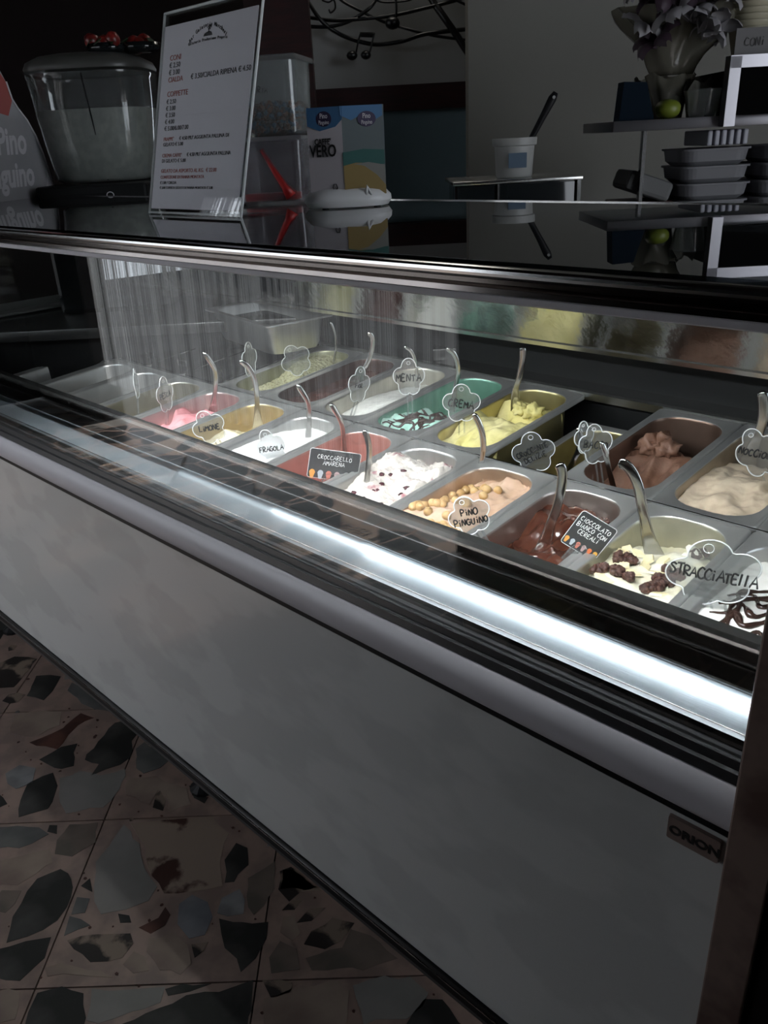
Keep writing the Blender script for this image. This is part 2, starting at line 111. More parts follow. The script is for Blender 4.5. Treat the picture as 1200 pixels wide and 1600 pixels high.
CHALK = mat('white_marker', (.75, .75, .75), .6)
CARD = mat('black_card', (.03, .032, .035), .35)
WHITEP = mat('white_plastic', (.70, .70, .70), .35)
PAPER = mat('paper', (.88, .84, .90), .8)
BODYINK = mat('printed_black', (.05, .045, .05), .8)
REDINK = mat('printed_red', (.45, .12, .10), .8)
# ------------------------------------------------------------------ mesh helpers
def mesh(name, V, Fs, M, parent=None, smooth=False, loc=None, mats=None, midx=None):
    me = bpy.data.meshes.new(name); me.from_pydata([tuple(v) for v in V], [], Fs); me.update()
    for mm in (mats or [M]): me.materials.append(mm)
    if midx: me.polygons.foreach_set('material_index', midx)
    if smooth: me.polygons.foreach_set('use_smooth', [True]*len(me.polygons))
    return link(name, me, parent, loc)
def link(name, me, parent=None, loc=None):
    o = bpy.data.objects.new(name, me); COL.objects.link(o)
    if loc is not None: o.location = loc
    if parent is not None: attach(o, parent)
    return o
def attach(o, parent):
    o.parent = parent; o.matrix_parent_inverse = wm(parent).inverted()
def wm(o):
    m = Matrix.LocRotScale(o.location, o.rotation_euler, o.scale)
    return (wm(o.parent) @ o.matrix_parent_inverse @ m) if o.parent else m
def tag(o, label, cat, group=None):
    o['label'] = label; o['category'] = cat
    if group: o['group'] = group
    return o
def thing(name, label, cat, loc, group=None):
    o = bpy.data.objects.new(name, None); o.empty_display_size = .05; COL.objects.link(o); o.location = loc
    return tag(o, label, cat, group)
class MB:
    def __init__(s): s.V = []; s.F = []; s.S = []
    def add(s, V, F): n = len(s.V); s.V += [Vector(v) for v in V]; s.F += [tuple(i+n for i in f) for f in F]; return s
    def box(s, a, b, M=None, bev=0.):
        bm = bmesh.new(); bmesh.ops.create_cube(bm, size=1.)
        for v in bm.verts: v.co = Vector([(a[i]+b[i])/2+v.co[i]*(b[i]-a[i]) for i in range(3)])
        if bev: bmesh.ops.bevel(bm, geom=bm.edges[:], offset=bev, segments=2, affect='EDGES', profile=.5)
        bm.verts.index_update()
        s.add([(M @ v.co) if M else v.co.copy() for v in bm.verts], [[v.index for v in f.verts] for f in bm.faces]); bm.free(); return s
    def tube(s, pts, rad, n=8, flat=1., caps=True, closed=False):
        pts = [Vector(p) for p in pts]; m_ = len(pts); V = []
        rr = rad if isinstance(rad, (list, tuple)) else [rad]*m_
        up = None
        for i, p in enumerate(pts):
            t = (pts[min(i+1, m_-1)]-pts[max(i-1, 0)]).normalized()
            if up is None: up = t.orthogonal().normalized()
            up = (up-t*up.dot(t)).normalized(); sd = t.cross(up)
            for k in range(n):
                a = 2*PI*k/n; V.append(p+up*math.cos(a)*rr[i]+sd*math.sin(a)*rr[i]*flat)
        F = [(i*n+k, i*n+(k+1) % n, (i+1)*n+(k+1) % n, (i+1)*n+k) for i in range(m_-1) for k in range(n)]
        if caps: F += [tuple(range(n))[::-1], tuple((m_-1)*n+k for k in range(n))]
        return s.add(V, F)
    def prism(s, out, d, M=None, taper=1.):           # outline in xy, extruded from z=0 to z=d
        n = len(out); c = Vector((sum(p[0] for p in out)/n, sum(p[1] for p in out)/n, 0))
        V = [Vector((p[0], p[1], 0)) for p in out]+[c+(Vector((p[0], p[1], 0))-c)*taper+Vector((0, 0, d)) for p in out]
        F = [tuple(range(n))[::-1], tuple(range(n, 2*n))]+[(k, (k+1) % n, n+(k+1) % n, n+k) for k in range(n)]
        return s.add([(M @ v) if M else v for v in V], F)
    def prof(s, pts, x0, x1):                          # closed yz profile extruded along x
        n = len(pts); V = [Vector((x0, y, z)) for y, z in pts]+[Vector((x1, y, z)) for y, z in pts]
        return s.add(V, [tuple(range(n)), tuple(range(n, 2*n))[::-1]]+[(k, n+k, n+(k+1) % n, (k+1) % n) for k in range(n)])
    def lathe(s, prof, M=None, n=24, sq=0.):
        V = []
        for r, z in prof:
            for k in range(n):
                a = 2*PI*k/n; c, t = math.cos(a), math.sin(a)
                if sq: e = 1-sq*.75; c = math.copysign(abs(c)**e, c); t = math.copysign(abs(t)**e, t)
                V.append(Vector((r*c, r*t, z)))
        F = [(i*n+k, i*n+(k+1) % n, (i+1)*n+(k+1) % n, (i+1)*n+k) for i in range(len(prof)-1) for k in range(n)]
        F += [tuple(range(n))[::-1], tuple((len(prof)-1)*n+k for k in range(n))]
        return s.add([(M @ v) if M else v for v in V], F)
    def blob(s, c, r, seed=0, amp=.35, n=2, sc=(1, 1, 1), fr=1.5):
        bm = bmesh.new(); bmesh.ops.create_icosphere(bm, subdivisions=n, radius=1.)
        off = Vector((seed*3.1, seed*1.7, seed*.9))
        for v in bm.verts:
            v.co *= 1+amp*noise.noise(v.co*fr+off)
        bm.verts.index_update()
        s.add([Vector(c)+Vector([v.co[i]*sc[i]*r for i in range(3)]) for v in bm.verts], [[v.index for v in f.verts] for f in bm.faces]); bm.free(); return s
    def build(s, name, M, parent=None, smooth=False, loc=None):
        V = s.V
        if loc is not None: V = [v-Vector(loc) for v in V]
        return mesh(name, V, s.F, M, parent, smooth, loc)
def sharp(o, ang=35):
    me = o.data; bm = bmesh.new(); bm.from_mesh(me)
    for e in bm.edges:
        if len(e.link_faces) == 2 and e.calc_face_angle(0) > math.radians(ang): e.smooth = False
    bm.to_mesh(me); bm.free(); me.polygons.foreach_set('use_smooth', [True]*len(me.polygons)); return o
def frame(o, x, y):                                    # matrix from origin and two axes
    x = Vector(x).normalized(); y = (Vector(y)-x*Vector(y).dot(x)).normalized(); z = x.cross(y)
    M = Matrix((x, y, z)).transposed().to_4x4(); M.translation = Vector(o); return M
def spline(pts, k=5):
    pts = [Vector(p) for p in pts]; out = []
    for i in range(len(pts)-1):
        a, b, c, d = pts[max(i-1, 0)], pts[i], pts[i+1], pts[min(i+2, len(pts)-1)]
        for j in range(k):
            t = j/k; out.append(.5*((2*b)+(c-a)*t+(2*a-5*b+4*c-d)*t*t+(3*b-a-3*c+d)*t**3))
    return out+[pts[-1]]
def rrect(hx, hy, r, n=6):
    out = []
    for cx, cy, a0 in ((hx-r, hy-r, 0), (-hx+r, hy-r, PI/2), (-hx+r, -hy+r, PI), (hx-r, -hy+r, 3*PI/2)):
        for k in range(n+1):
            a = a0+k*PI/2/n; out.append((cx+r*math.cos(a), cy+r*math.sin(a)))
    return out
# text ------------------------------------------------------------------
def text(body, size, M, mt, name='lettering', parent=None, align='LEFT', sx=1., bold=0., shear=0., thick=.0003):
    c = bpy.data.curves.new('t', 'FONT'); c.body = body; c.size = size; c.align_x = align; c.offset = bold; c.shear = shear; c.resolution_u = 3; c.extrude = thick
    o = bpy.data.objects.new('t', c); COL.objects.link(o); bpy.context.view_layer.update()
    me = bpy.data.meshes.new_from_object(o.evaluated_get(bpy.context.evaluated_depsgraph_get()))
    bpy.data.objects.remove(o)
    me.transform(M @ Matrix.Diagonal((sx, 1, 1, 1))); me.materials.clear(); me.materials.append(mt); me.name = name
    return link(name, me, parent)
def merge_text(items, mt, name, parent):
    V = []; Fs = []
    for it in items:
        o = text(*it[0], **it[1]); n = len(V); V += [v.co.copy() for v in o.data.vertices]; Fs += [tuple(i+n for i in p.vertices) for p in o.data.polygons]
        bpy.data.objects.remove(o)
    return mesh(name, V, Fs, mt, parent)
GL = {'A': ['0,0 .35,1 .6,0', '.1,.35 .55,.4'], 'B': ['.05,0 .05,1 .4,.95 .5,.75 .35,.55 .05,.5 .4,.45 .55,.25 .4,.02 .05,0'], 'C': ['.55,.85 .3,1 .05,.6 .1,.15 .35,0 .6,.15'],
 'D': ['.05,0 .1,1 .45,.8 .6,.45 .4,.1 .05,0'], 'E': ['.55,.95 .1,1 .05,.02 .55,0', '.08,.5 .45,.52'], 'F': ['.6,1 .1,1 .05,0', '.08,.52 .45,.55'], 'G': ['.55,.85 .3,1 .05,.6 .1,.15 .35,0 .58,.15 .58,.45 .35,.45'],
 'I': ['.2,0 .2,.62', '.2,.86 .22,.95'], 'L': ['.1,1 .08,0 .55,.05'], 'M': ['0,0 .08,1 .32,.45 .6,1 .66,0'], 'N': ['.02,0 .08,1 .52,0 .58,1'], 'O': ['.3,.9 .05,.6 .1,.1 .35,0 .58,.35 .5,.8 .3,.9'],
 'P': ['.08,0 .08,1 .45,.95 .55,.72 .4,.5 .08,.45'], 'R': ['.08,0 .08,1 .45,.95 .52,.72 .35,.52 .08,.48 .55,0'], 'S': ['.55,.85 .3,1 .08,.8 .45,.45 .5,.15 .25,0 .02,.15'], 'T': ['0,.95 .62,1', '.3,.97 .3,0'],
 'U': ['.05,1 .08,.2 .3,0 .5,.2 .56,1'], 'V': ['.02,1 .28,0 .56,1'],
 'Z': ['.05,.95 .55,1 .05,.02 .6,.05'], 'l': ['.15,1 .1,0'], ' ': []}
def writing(words, h, M, mt, parent, w=.0011, name='handwriting', adv=.74, seed=1):
    rnd = random.Random(seed); mb = MB(); nl = len(words)
    for li, wd in enumerate(words):
        L_ = sum((.45 if ch in 'Il' else adv) for ch in wd)*h; x = -L_/2; y0 = (nl-1)/2*h*1.45-li*h*1.45-h/2
        for ch in wd:
            k = 1+rnd.uniform(-.1, .1); dy = rnd.uniform(-.06, .06)*h
            for st in GL[ch]:
                pts = [tuple(map(float, q.split(','))) for q in st.split()]
                pts = [Vector((x+px*h*k*.95, y0+dy+py*h*k, 0)) for px, py in pts]
                if len(pts) > 3: pts = spline(pts, 3)
                mb.tube([M @ q for q in pts], w*.5, 5)
            x += (.45 if ch in 'Il' else adv)*h
    return mb.build(name, mt, parent)
rng = random.Random(7)
# ================================================================== THE SETTING
def struct(o): o['kind'] = 'structure'; return o
MORT = mat('pink_mortar', (.20, .14, .115), .42, var=(.14, .10, .085), scale=18, bump=.15, bscale=50)
def painted_floor():
    M, T, B = nodes('palladiana_floor'); N = T.nodes; L = T.links
    tc = N.new('ShaderNodeTexCoord'); v = N.new('ShaderNodeTexVoronoi'); v.inputs['Scale'].default_value = 7; L.new(tc.outputs['Object'], v.inputs[0])
    v2 = N.new('ShaderNodeTexVoronoi'); v2.feature = 'DISTANCE_TO_EDGE'; v2.inputs['Scale'].default_value = 7; L.new(tc.outputs['Object'], v2.inputs[0])
    r = N.new('ShaderNodeValToRGB'); r.color_ramp.interpolation = 'CONSTANT'
    for p, c in ((0, (.02, .022, .02)), (.3, (.16, .15, .14)), (.5, (.24, .18, .14)), (.68, (.03, .03, .03)), (.85, (.3, .3, .29))):
        e = r.color_ramp.elements.new(p) if p else r.color_ramp.elements[0]; e.color = (*c, 1)
    L.new(v.outputs['Color'], r.inputs[0]); mr = N.new('ShaderNodeMath'); mr.operation = 'GREATER_THAN'; mr.inputs[1].default_value = .035; L.new(v2.outputs[0], mr.inputs[0])
    mx = N.new('ShaderNodeMix'); mx.data_type = 'RGBA'; mx.inputs[6].default_value = (.24, .17, .14, 1); L.new(mr.outputs[0], mx.inputs[0]); L.new(r.outputs[0], mx.inputs[7]); L.new(mx.outputs[2], B.inputs['Base Color'])
    B.inputs['Roughness'].default_value = .35; return M
FLOORM = painted_floor()
t0 = Vector((*DATA['tile0'], 0)); ta = RV; tb = Vector((.697, -.717, 0)); TS = .40
TMI = Matrix((ta, tb, Vector((0, 0, 1)))).transposed().inverted()
floor = mesh('floor', [(-9, -9, -.832), (5, -9, -.832), (5, 6, -.832), (-9, 6, -.832), (-9, -9, -.9), (5, -9, -.9), (5, 6, -.9), (-9, 6, -.9)],
             [(0, 1, 2, 3), (4, 7, 6, 5), (0, 4, 5, 1), (1, 5, 6, 2), (2, 6, 7, 3), (3, 7, 4, 0)], FLOORM); struct(floor)
tm = MB()
hs = TS/2-.0012
tm.prism([(-hs, -hs), (hs, -hs), (hs, hs), (-hs, hs)], .012, taper=.998)
tile_mesh = {}
for kind, mt in (('a', MORT), ('b', FLOORM)):
    o = tm.build('tile', mt); tile_mesh[kind] = o.data; bpy.data.objects.remove(o)
for i in range(-6, 8):
    for j in range(-5, 9):
        c = t0+ta*(i+.5)*TS+tb*(j+.5)*TS
        if c.y > .3 or c.y < -1.9 or c.x > 1.1 or c.x < -3.2: continue
        near = -2.1 < c.x < .35 and -1.35 < c.y < .25
        o = link('tile', tile_mesh['a' if near else 'b'], None, (c.x, c.y, -.832)); o.rotation_euler = (0, 0, RANG); attach(o, floor)
SM = {'k': mat('black_marble', (.014, .014, .013), .55, spec=.2, detail=8, var=(.05, .048, .045), scale=9, th=(.45, .75)),
 'e': mat('beige_marble', (.20, .155, .125), .55, spec=.25, detail=8, var=(.13, .095, .08), scale=7, th=(.4, .62)),
 'r': mat('dark_red_marble', (.030, .013, .010), .55, spec=.25, detail=8, var=(.07, .03, .022), scale=14),
 'g': mat('grey_marble', (.135, .13, .12), .55, spec=.25, detail=8, var=(.16, .15, .14), scale=8),
 'w': mat('pale_grey_marble', (.17, .17, .17), .55, spec=.25, detail=8, var=(.10, .10, .10), scale=14),
 'd': mat('dark_grey_marble', (.055, .056, .055), .55, spec=.25, detail=8, var=(.09, .09, .085), scale=9),
 'b': mat('brown_marble', (.115, .09, .075), .55, spec=.25, detail=8, var=(.07, .06, .05), scale=11),
 'v': mat('veined_marble', (.19, .145, .115), .55, spec=.25, detail=8, var=(.035, .014, .010), scale=8, th=(.56, .60)),
 'u': mat('blue_grey_marble', (.09, .095, .105), .55, spec=.25, detail=8, var=(.14, .14, .15), scale=10),
 'm': mat('mottled_marble', (.15, .115, .09), .55, spec=.25, detail=8, var=(.016, .013, .012), scale=11, th=(.44, .49))}
def in_poly(x, y, pl):
    c = False; j = len(pl)-1
    for i in range(len(pl)):
        if (pl[i][1] > y) != (pl[j][1] > y) and x < (pl[j][0]-pl[i][0])*(y-pl[i][1])/(pl[j][1]-pl[i][1])+pl[i][0]: c = not c
        j = i
    return c
polys = []
def stone(col, pts, seed):
    c = Vector((sum(p_[0] for p_ in pts)/len(pts), sum(p_[1] for p_ in pts)/len(pts), 0)); out = []
    n = len(pts)
    for i in range(n):
        a, b = Vector((*pts[i], 0)), Vector((*pts[(i+1) % n], 0)); L_ = (b-a).length; k = max(1, min(4, int(L_/.022)))
        for s_ in range(k):
            q = a.lerp(b, s_/k); out.append(q+Vector((noise.noise(q*60), noise.noise(q*60+Vector((9, 3, 1))), 0))*.010*(1 if k > 1 else .5))
    area_ = sum(out[i].x*out[(i+1) % len(out)].y-out[(i+1) % len(out)].x*out[i].y for i in range(len(out)))
    if area_ < 0: out.reverse()
    MB().prism([(q.x-c.x, q.y-c.y) for q in out], .0052, taper=.985).build('stone', SM[col], floor, loc=None).location = (c.x, c.y, -.8245)
    polys.append([(q.x, q.y) for q in out])
for i, (col, pts) in enumerate(DATA['stones']): stone(col, pts, i)
cnt = 0
for t in range(2600):
    big = t < 1200
    x, y = rng.uniform(-2.1, .2), rng.uniform(-1.2, .15); r = rng.uniform(.03, .075) if big else rng.uniform(.006, .018)
    ok = all(not in_poly(x+math.cos(a)*r*1.15, y+math.sin(a)*r*1.15, pl) for pl in polys for a in [k*PI/4 for k in range(8)]) and all(not in_poly(x, y, pl) for pl in polys)
    if not ok or any(math.hypot(x-pl[0][0], y-pl[0][1]) < r*.9 for pl in polys): continue
    n = rng.randint(5, 8) if big else 5
    stone(rng.choice('kkegbdmeu' if big else 'kkdrm'), [(x+math.cos(a)*r*rng.uniform(.7, 1), y+math.sin(a)*r*rng.uniform(.7, 1)) for a in [(k+rng.uniform(-.2, .2))*2*PI/n for k in range(n)]], t)
    cnt += 1
    if cnt > 235: break
specks = MB()
for t in range(420):
    x, y = rng.uniform(-1.6, .1), rng.uniform(-1.15, -.1)
    if any(in_poly(x, y, pl) for pl in polys): continue
    r = rng.uniform(.0015, .0045); a0 = rng.uniform(0, 6)
    specks.prism([(x+math.cos(a0+k*PI/2.5)*r*rng.uniform(.6, 1.3), y+math.sin(a0+k*PI/2.5)*r*rng.uniform(.6, 1.2)) for k in range(5)], .0012, Matrix.Translation((0, 0, -.8202)))
o = specks.build('speck', SM['r'], floor); o['kind'] = 'stuff'
# walls ------------------------------------------------------------
DARKW = mat('dark_wall_paint', (.006, .004, .004), .8, spec=.1)
WGREY = mat('grey_wall_paint', (.27, .275, .275), .8, bump=.05)
WBLUE = mat('blue_grey_wall_paint', (.19, .27, .30), .8, bump=.05)
WBEIGE = mat('beige_wall_paint', (.21, .20, .175), .6, bump=.05)
WRED = mat('dark_red_wood', (.03, .003, .003), .55, var=(.016, .002, .002), scale=12, stretch=(1, 1, 6))
STREET = mat('street_plaster', (.10, .09, .08), .85)
def rbox(name, r0, r1, f0, f1, z0, z1, mt, parent=None, bev=0., st=False):
    M = frame(RM(0, 0, 0), RV, FV)
    o = MB().box((r0, f0, z0), (r1, f1, z1), M, bev).build(name, mt, parent)
    if bev: sharp(o)
    if st: struct(o)
    return o
wall_back = rbox('wall_back', -.30, 2.6, 3.5, 3.6, .66, 2.0, WGREY, st=True)
rbox('wall_panel', -.40, 2.6, 3.5, 3.6, -.82, .66, WBLUE, wall_back)
rbox('wall_left', -4.2, -.30, 4.0, 4.1, -.82, 2.0, DARKW, st=True)
rbox('wall_right', .290, 2.6, 3.0, 3.1, -.82, 2.0, WBEIGE, st=True)
rbox('trim_1', -.30, .345, 3.44, 3.5, .636, .722, WRED, st=True)
rbox('door_1', -.46, -.235, 3.30, 3.36, -.82, 2.0, WRED, st=True)
rbox('wall_side', 2.4, 2.5, .8, 3.5, -.82, 2.0, DARKW, st=True)
struct(MB().box((-4.9, -2.1, -.82), (-4.8, 2.6, 2.0)).build('wall_far_left', DARKW))
struct(MB().box((-4.9, -2.16, 1.9), (3.2, 3.9, 2.0)).build('ceiling', DARKW))
struct(MB().box((-10, -7.2, -.82), (4, -7.0, 1.3)).build('wall_opposite', STREET))
MARB = mat('brown_marble_jamb', (.19, .135, .115), .3, var=(.09, .055, .048), scale=14, th=(.45, .6))
struct(MB().box((.204, -.565, -.82), (.242, -.53, 2.0), bev=.002).build('trim_2', MARB))
struct(MB().box((.2425, -.56, -.82), (2.6, -.40, 2.0)).build('wall_front', DARKW))
struct(MB().box((2.6, -3.6, -.82), (2.7, -.4, 2.0)).build('wall_end', DARKW))
# street side behind the viewer: plastered pier, opening with a strip curtain
struct(MB().box((-1.35, -2.16, -.82), (2.6, -2.02, 1.9)).build('wall_street_right', DARKW))
struct(MB().box((-10, -7.0, -.8319), (4, -2.17, -.829)).build('street_ground', mat('asphalt', (.045, .045, .047), .9)))
struct(MB().box((-4.9, -2.16, -.82), (-3.99, -2.02, 1.9)).build('wall_street_left', DARKW))
struct(MB().box((-4.8, -2.16, 1.42), (-1.35, -2.02, 1.9)).build('trim_3', DARKW))
cur = thing('strip_curtain', 'curtain of white plastic strips hanging in the sunlit opening, seen mirrored in the case glass', 'curtain', (-2.7, -2.08, -.75))
CURM = clear('curtain_plastic', (.3, .3, .3), .5, 1.4, .2, .97, (.93, .94, .95))
MB().box((-3.98, -2.10, 1.39), (-1.38, -2.06, 1.42)).build('curtain_rail', CHROME, cur)
x = -3.96
sm = {}
while x < -1.42:
    w_ = rng.choice((.012, .012, .018, .026)); key = w_
    if key not in sm:
        o = MB().box((-w_/2, -.002, -2.0), (w_/2, .002, 0)).build('strip', CURM); sm[key] = o.data; bpy.data.objects.remove(o)
    o = link('strip', sm[key], None, (x, -2.08+rng.uniform(-.004, .004), 1.39)); o.rotation_euler = (rng.uniform(-.006, .006), rng.uniform(-.006, .006), rng.uniform(-.5, .5)); attach(o, cur)
    x += w_+rng.choice((.005, .008, .012, .028))
# ================================================================== DISPLAY CASE
X0, X1 = -2.20, .185            # inner ends
case = thing('gelato_display_case', 'long glass fronted gelato display case with pale grey lower panel', 'display case', (-1.0, -.1, -.82))
def cp(name, pts, mt, x0=X0-.06, x1=.200, par=None): return MB().prof(pts, x0, x1).build(name, mt, par or case)
cp('front_panel', [(-.520, -.552), (-.520, -.0525), (-.500, -.0525), (-.500, -.552)], PANEL)
cp('panel_gap', [(-.5195, -.0525), (-.5195, -.036), (-.49, -.036), (-.49, -.0525)], BLACK)
bp = [(-.500, -.0355), (-.521, -.0355), (-.530, -.033), (-.539, -.026), (-.5445, -.016), (-.5455, -.005), (-.5435, .006), (-.539, .014), (-.533, .0185), (-.526, .0195), (-.500, .0195)]
sharp(cp('bumper_rail', bp, BUMP), 50)
cp('glass_gasket', [(-.500, .0197), (-.5325, .0197), (-.531, .030), (-.527, .031), (-.526, .040), (-.522, .041), (-.500, .041)], GASK)
cp('front_glass', [(-.5180, .041), (-.5240, .041), (-.5190, .402), (-.5130, .402)], GLASS)
cp('front_lip', [(-.512, .041), (-.512, .052), (-.487, .0385), (-.487, .030), (-.500, .030)], DMIR)
cp('lip_edge', [(-.4869, .0392), (-.4895, .0404), (-.4895, .0375), (-.4869, .0365)], CHROME)
cp('lit_ledge', [(-.4868, .034), (-.4868, .037), (-.392, .0300), (-.392, .020)], LEDGE)
# raised deflector between ledge and pans
cp('deflector', [(-.370, .0), (-.370, .0655), (-.3735, .067), (-.381, .0648), (-.381, .0590), (-.404, .0535), (-.404, .0515), (-.437, .0470), (-.437, .0445), (-.392, .0475), (-.392, .0)], DMIR)
cp('deflector_cap', [(-.3695, .0600), (-.3695, .0685), (-.3815, .0660), (-.3815, .0590), (-.380, .0590), (-.3725, .0655)], STEEL)
cp('step_trim', [(-.4035, .0532), (-.4035, .0548), (-.4060, .0542), (-.4060, .0526)], CHROME)
cp('edge_trim', [(-.4350, .0472), (-.4350, .0484), (-.4375, .0478), (-.4375, .0460)], CHROME)
LEDM = mat('led_diode', (.9, .9, .9), .4, emit=(.95, .98, 1), estr=25.)
led = MB().box((-.37, -.4290, .0438), (.17, -.4200, .0448)).build('led_strip', WHITEP, case)
dm = MB().box((-.0025, -.0025, -.0012), (.0025, .0025, 0)).build('d', LEDM); dme = dm.data; bpy.data.objects.remove(dm)
for k in range(44): link('diode', dme, led, (-.36+k*.0122, -.4245, .0438))
led2 = MB().box((-1.42, -.4885, .3985), (.18, -.4705, .4015)).build('led_strip', mat('led_diffuser', (.9, .9, .9), .5, emit=(.97, .99, 1), estr=3.), case)
# top frame and top glass
fr = [(-.505, .4025), (-.522, .4025), (-.5245, .409), (-.5235, .414), (-.5195, .417), (-.520, .421), (-.5225, .4225), (-.5225, .4265), (-.519, .430), (-.512, .4315), (-.505, .430), (-.500, .4265), (-.440, .4255), (-.440, .4150), (-.465, .4120), (-.466, .4025)]
sharp(cp('top_frame', fr, DMIR), 30)
cp('frame_lip', [(-.5247, .4020), (-.5263, .4032), (-.5263, .4085), (-.5247, .4092)], BUMP)
cp('chrome_rail', [(-.5195+.0062*math.cos(a), .4268+.0052*math.sin(a)) for a in [k*PI/6 for k in range(12)]], CHROME)
MB().box((.176, -.532, .395), (.203, -.46, .4335), bev=.003).build('frame_end', mat('grey_end_cap', (.14, .14, .145), .4), case)
cp('top_glass', [(-.498, .4270), (.082, .4270), (.082, .4330), (-.498, .4330)], TOPG, X0-.9, .235)
cp('glass_border', [(-.499, .4262), (-.425, .4262), (-.425, .4268), (-.499, .4268)], BLACK)
cp('rear_glass_rail', [(.078, .410), (.086, .410), (.086, .4345), (.0825, .4345), (.0825, .4268), (.078, .4268)], CHROME, X0-.9, .235)
cp('mirror_strip', [(.095, .275), (.165, .180), (.170, .182), (.100, .279)], MIRR)
cp('strip_flange', [(.160, .183), (.166, .174), (.172, .176), (.168, .186)], STEEL)
cp('canopy_back', [(.080, .290), (.100, .283), (.100, .412), (.080, .412)], CASEIN)
# deck under the pans, back ledge, back wall, ends
def tp(name, pts, mt, x0=X0, x1=X1): 
    return cp(name, [(TR(0, v, w).y, TR(0, v, w).z) for v, w in pts], mt, x0, x1)
tp('back_ledge', [(.362, -.012), (.362, .004), (.366, .008), (.410, .010), (.410, .0)], STEEL)
cp('back_wall', [(.405, -.30), (.405, .30), (.425, .30), (.425, -.30)], CASEIN)
tp('cross_rail', [(-.0018, -.016), (-.0018, .0035), (.0018, .0035), (.0018, -.016)], CHROME)
tp('tub_floor', [(-.37, -.185), (.40, -.185), (.40, -.19), (-.37, -.19)], STEEL)
cp('case_base', [(-.499, -.552), (-.499, -.30), (.42, -.30), (.42, -.552)], CASEIN)
MB().box((X0-.06, -.50, -.55), (X0, .42, .03)).build('end_wall', CASEIN, case)
tpe = MB()
M_ = Matrix(((1, 0, 0, 0), (0, CA, -SA, 0), (0, SA, CA, 0), (0, 0, 0, 1)))
tpe.box((X0-.012, -.36, .002), (X0+.0, .42, .006), M_).build('end_edge', CHROME, case)
MB().box((X0-.10, -.48, .03), (X0-.012, .42, .105)).build('end_shelf', BGLOSS, case)
MB().box((X0-.22, -.44, .105), (X0-.012, .46, .112), bev=.002).build('side_shelf', mat('grey_shelf', (.20, .20, .195), .35), case)
MB().box((X1, -.50, -.55), (X1+.012, .42, .03)).build('end_wall', CASEIN, case)
MB().box((X1-.001, -.368, -.02), (X1+.011, .42, .39)).build('side_glass', GLASS, case)
MB().box((X0-.06, -.36, .115), (X0-.054, .40, .40)).build('side_glass', GLASS, case)
MB().box((X0-.058, .385, .03), (X0-.03, .41, .42)).build('post', CHROME, case)
cp('kick_rail', [(-.520, -.584), (-.5245, -.580), (-.5245, -.5535), (-.5235, -.552), (-.44, -.552), (-.44, -.584)], BLACK)
cp('kick_trim', [(-.5246, -.5650), (-.5262, -.5645), (-.5262, -.5625), (-.5246, -.5620)], CHROME)
cp('lower_rail', [(-.514, -.604), (-.517, -.602), (-.517, -.585), (-.44, -.585), (-.44, -.604)], GASK)
for x in (-2.05, -1.0, .05):
    for y in (-.40, .33):
        MB().lathe([(.03, -.82), (.03, -.812), (.012, -.80), (.012, -.552)], Matrix.Translation((x, y, 0)), 12).build('foot', BLACK, case)
# maker's plate
pl = MB().box((-.1, -.0045, -.1), (.1, 0, .1)).V and None
def onpanel(x, z): return Vector((x, -.5202, z))
plx0, plx1, plz0, plz1 = .1365, .1880, -.0845, -.0570
plate = MB(); plate.prism(rrect((plx1-plx0)/2, (plz1-plz0)/2, .002, 3), .004, frame(((plx0+plx1)/2, -.5202, (plz0+plz1)/2), (1, 0, 0), (0, 0, 1)), .97)
plate_o = sharp(plate.build('brand_plate', mat('brown_plate', (.17, .125, .11), .35), case))
text('ORION', .0135, frame((plx0+.0025, -.5245, plz0+.0085), (1, 0, 0), (0, 0, 1)), INK, 'brand_lettering', plate_o, sx=1.12, bold=.0005)
# ================================================================== PANS
HX, HY = .0815, .1785
def pan_data(depth):
    rings = []; n = 6
    def ring(hx, hy, r, z): rings.append([(x, y, z) for x, y in rrect(hx, hy, r, n)])
    ring(HX, HY, .008, -.010); ring(HX, HY, .008, -.002); ring(HX-.0015, HY-.0015, .0075, 0); ring(HX-.0035, HY-.0035, .007, .0002); ring(HX-.0055, HY-.0055, .012, -.0015)
    ring(HX-.0125, HY-.017, .052, -.0015); ring(HX-.0140, HY-.0185, .051, -.0030); ring(HX-.0150, HY-.020, .050, -.0075)
    ring(HX-.021, HY-.026, .046, -depth+.022); ring(HX-.026, HY-.031, .042, -depth+.008); ring(HX-.038, HY-.043, .030, -depth)
    V = [v for r in rings for v in r]; N = len(rings[0])
    Fs = [(i*N+k, (i+1)*N+k, (i+1)*N+(k+1) % N, i*N+(k+1) % N) for i in range(len(rings)-1) for k in range(N)]
    Fs += [tuple((len(rings)-1)*N+k for k in range(N))[::-1]]
    o = mesh('gelato_pan', V, Fs, None, smooth=True, mats=[FLANGE, PANST], midx=[0 if i < 6*N else 1 for i in range(len(Fs))]); sharp(o, 50); return o
deep = pan_data(.15); pan_mesh = deep.data; bpy.data.objects.remove(deep)
def slot(row, k): return ((-P*(k+.5)), (-.1797 if row == 0 else .1810))
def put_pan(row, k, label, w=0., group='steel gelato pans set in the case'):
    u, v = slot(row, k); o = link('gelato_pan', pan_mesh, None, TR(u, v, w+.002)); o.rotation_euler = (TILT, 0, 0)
    if (row, k) in FILM_REFL:
        c = FILM_REFL[(row, k)]; nm_ = 'pan_steel_film_reflection_%d_%d' % (row, k+1)
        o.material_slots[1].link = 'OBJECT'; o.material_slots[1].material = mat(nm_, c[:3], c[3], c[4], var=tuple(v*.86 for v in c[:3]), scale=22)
    tag(o, label, 'pan', group); return o
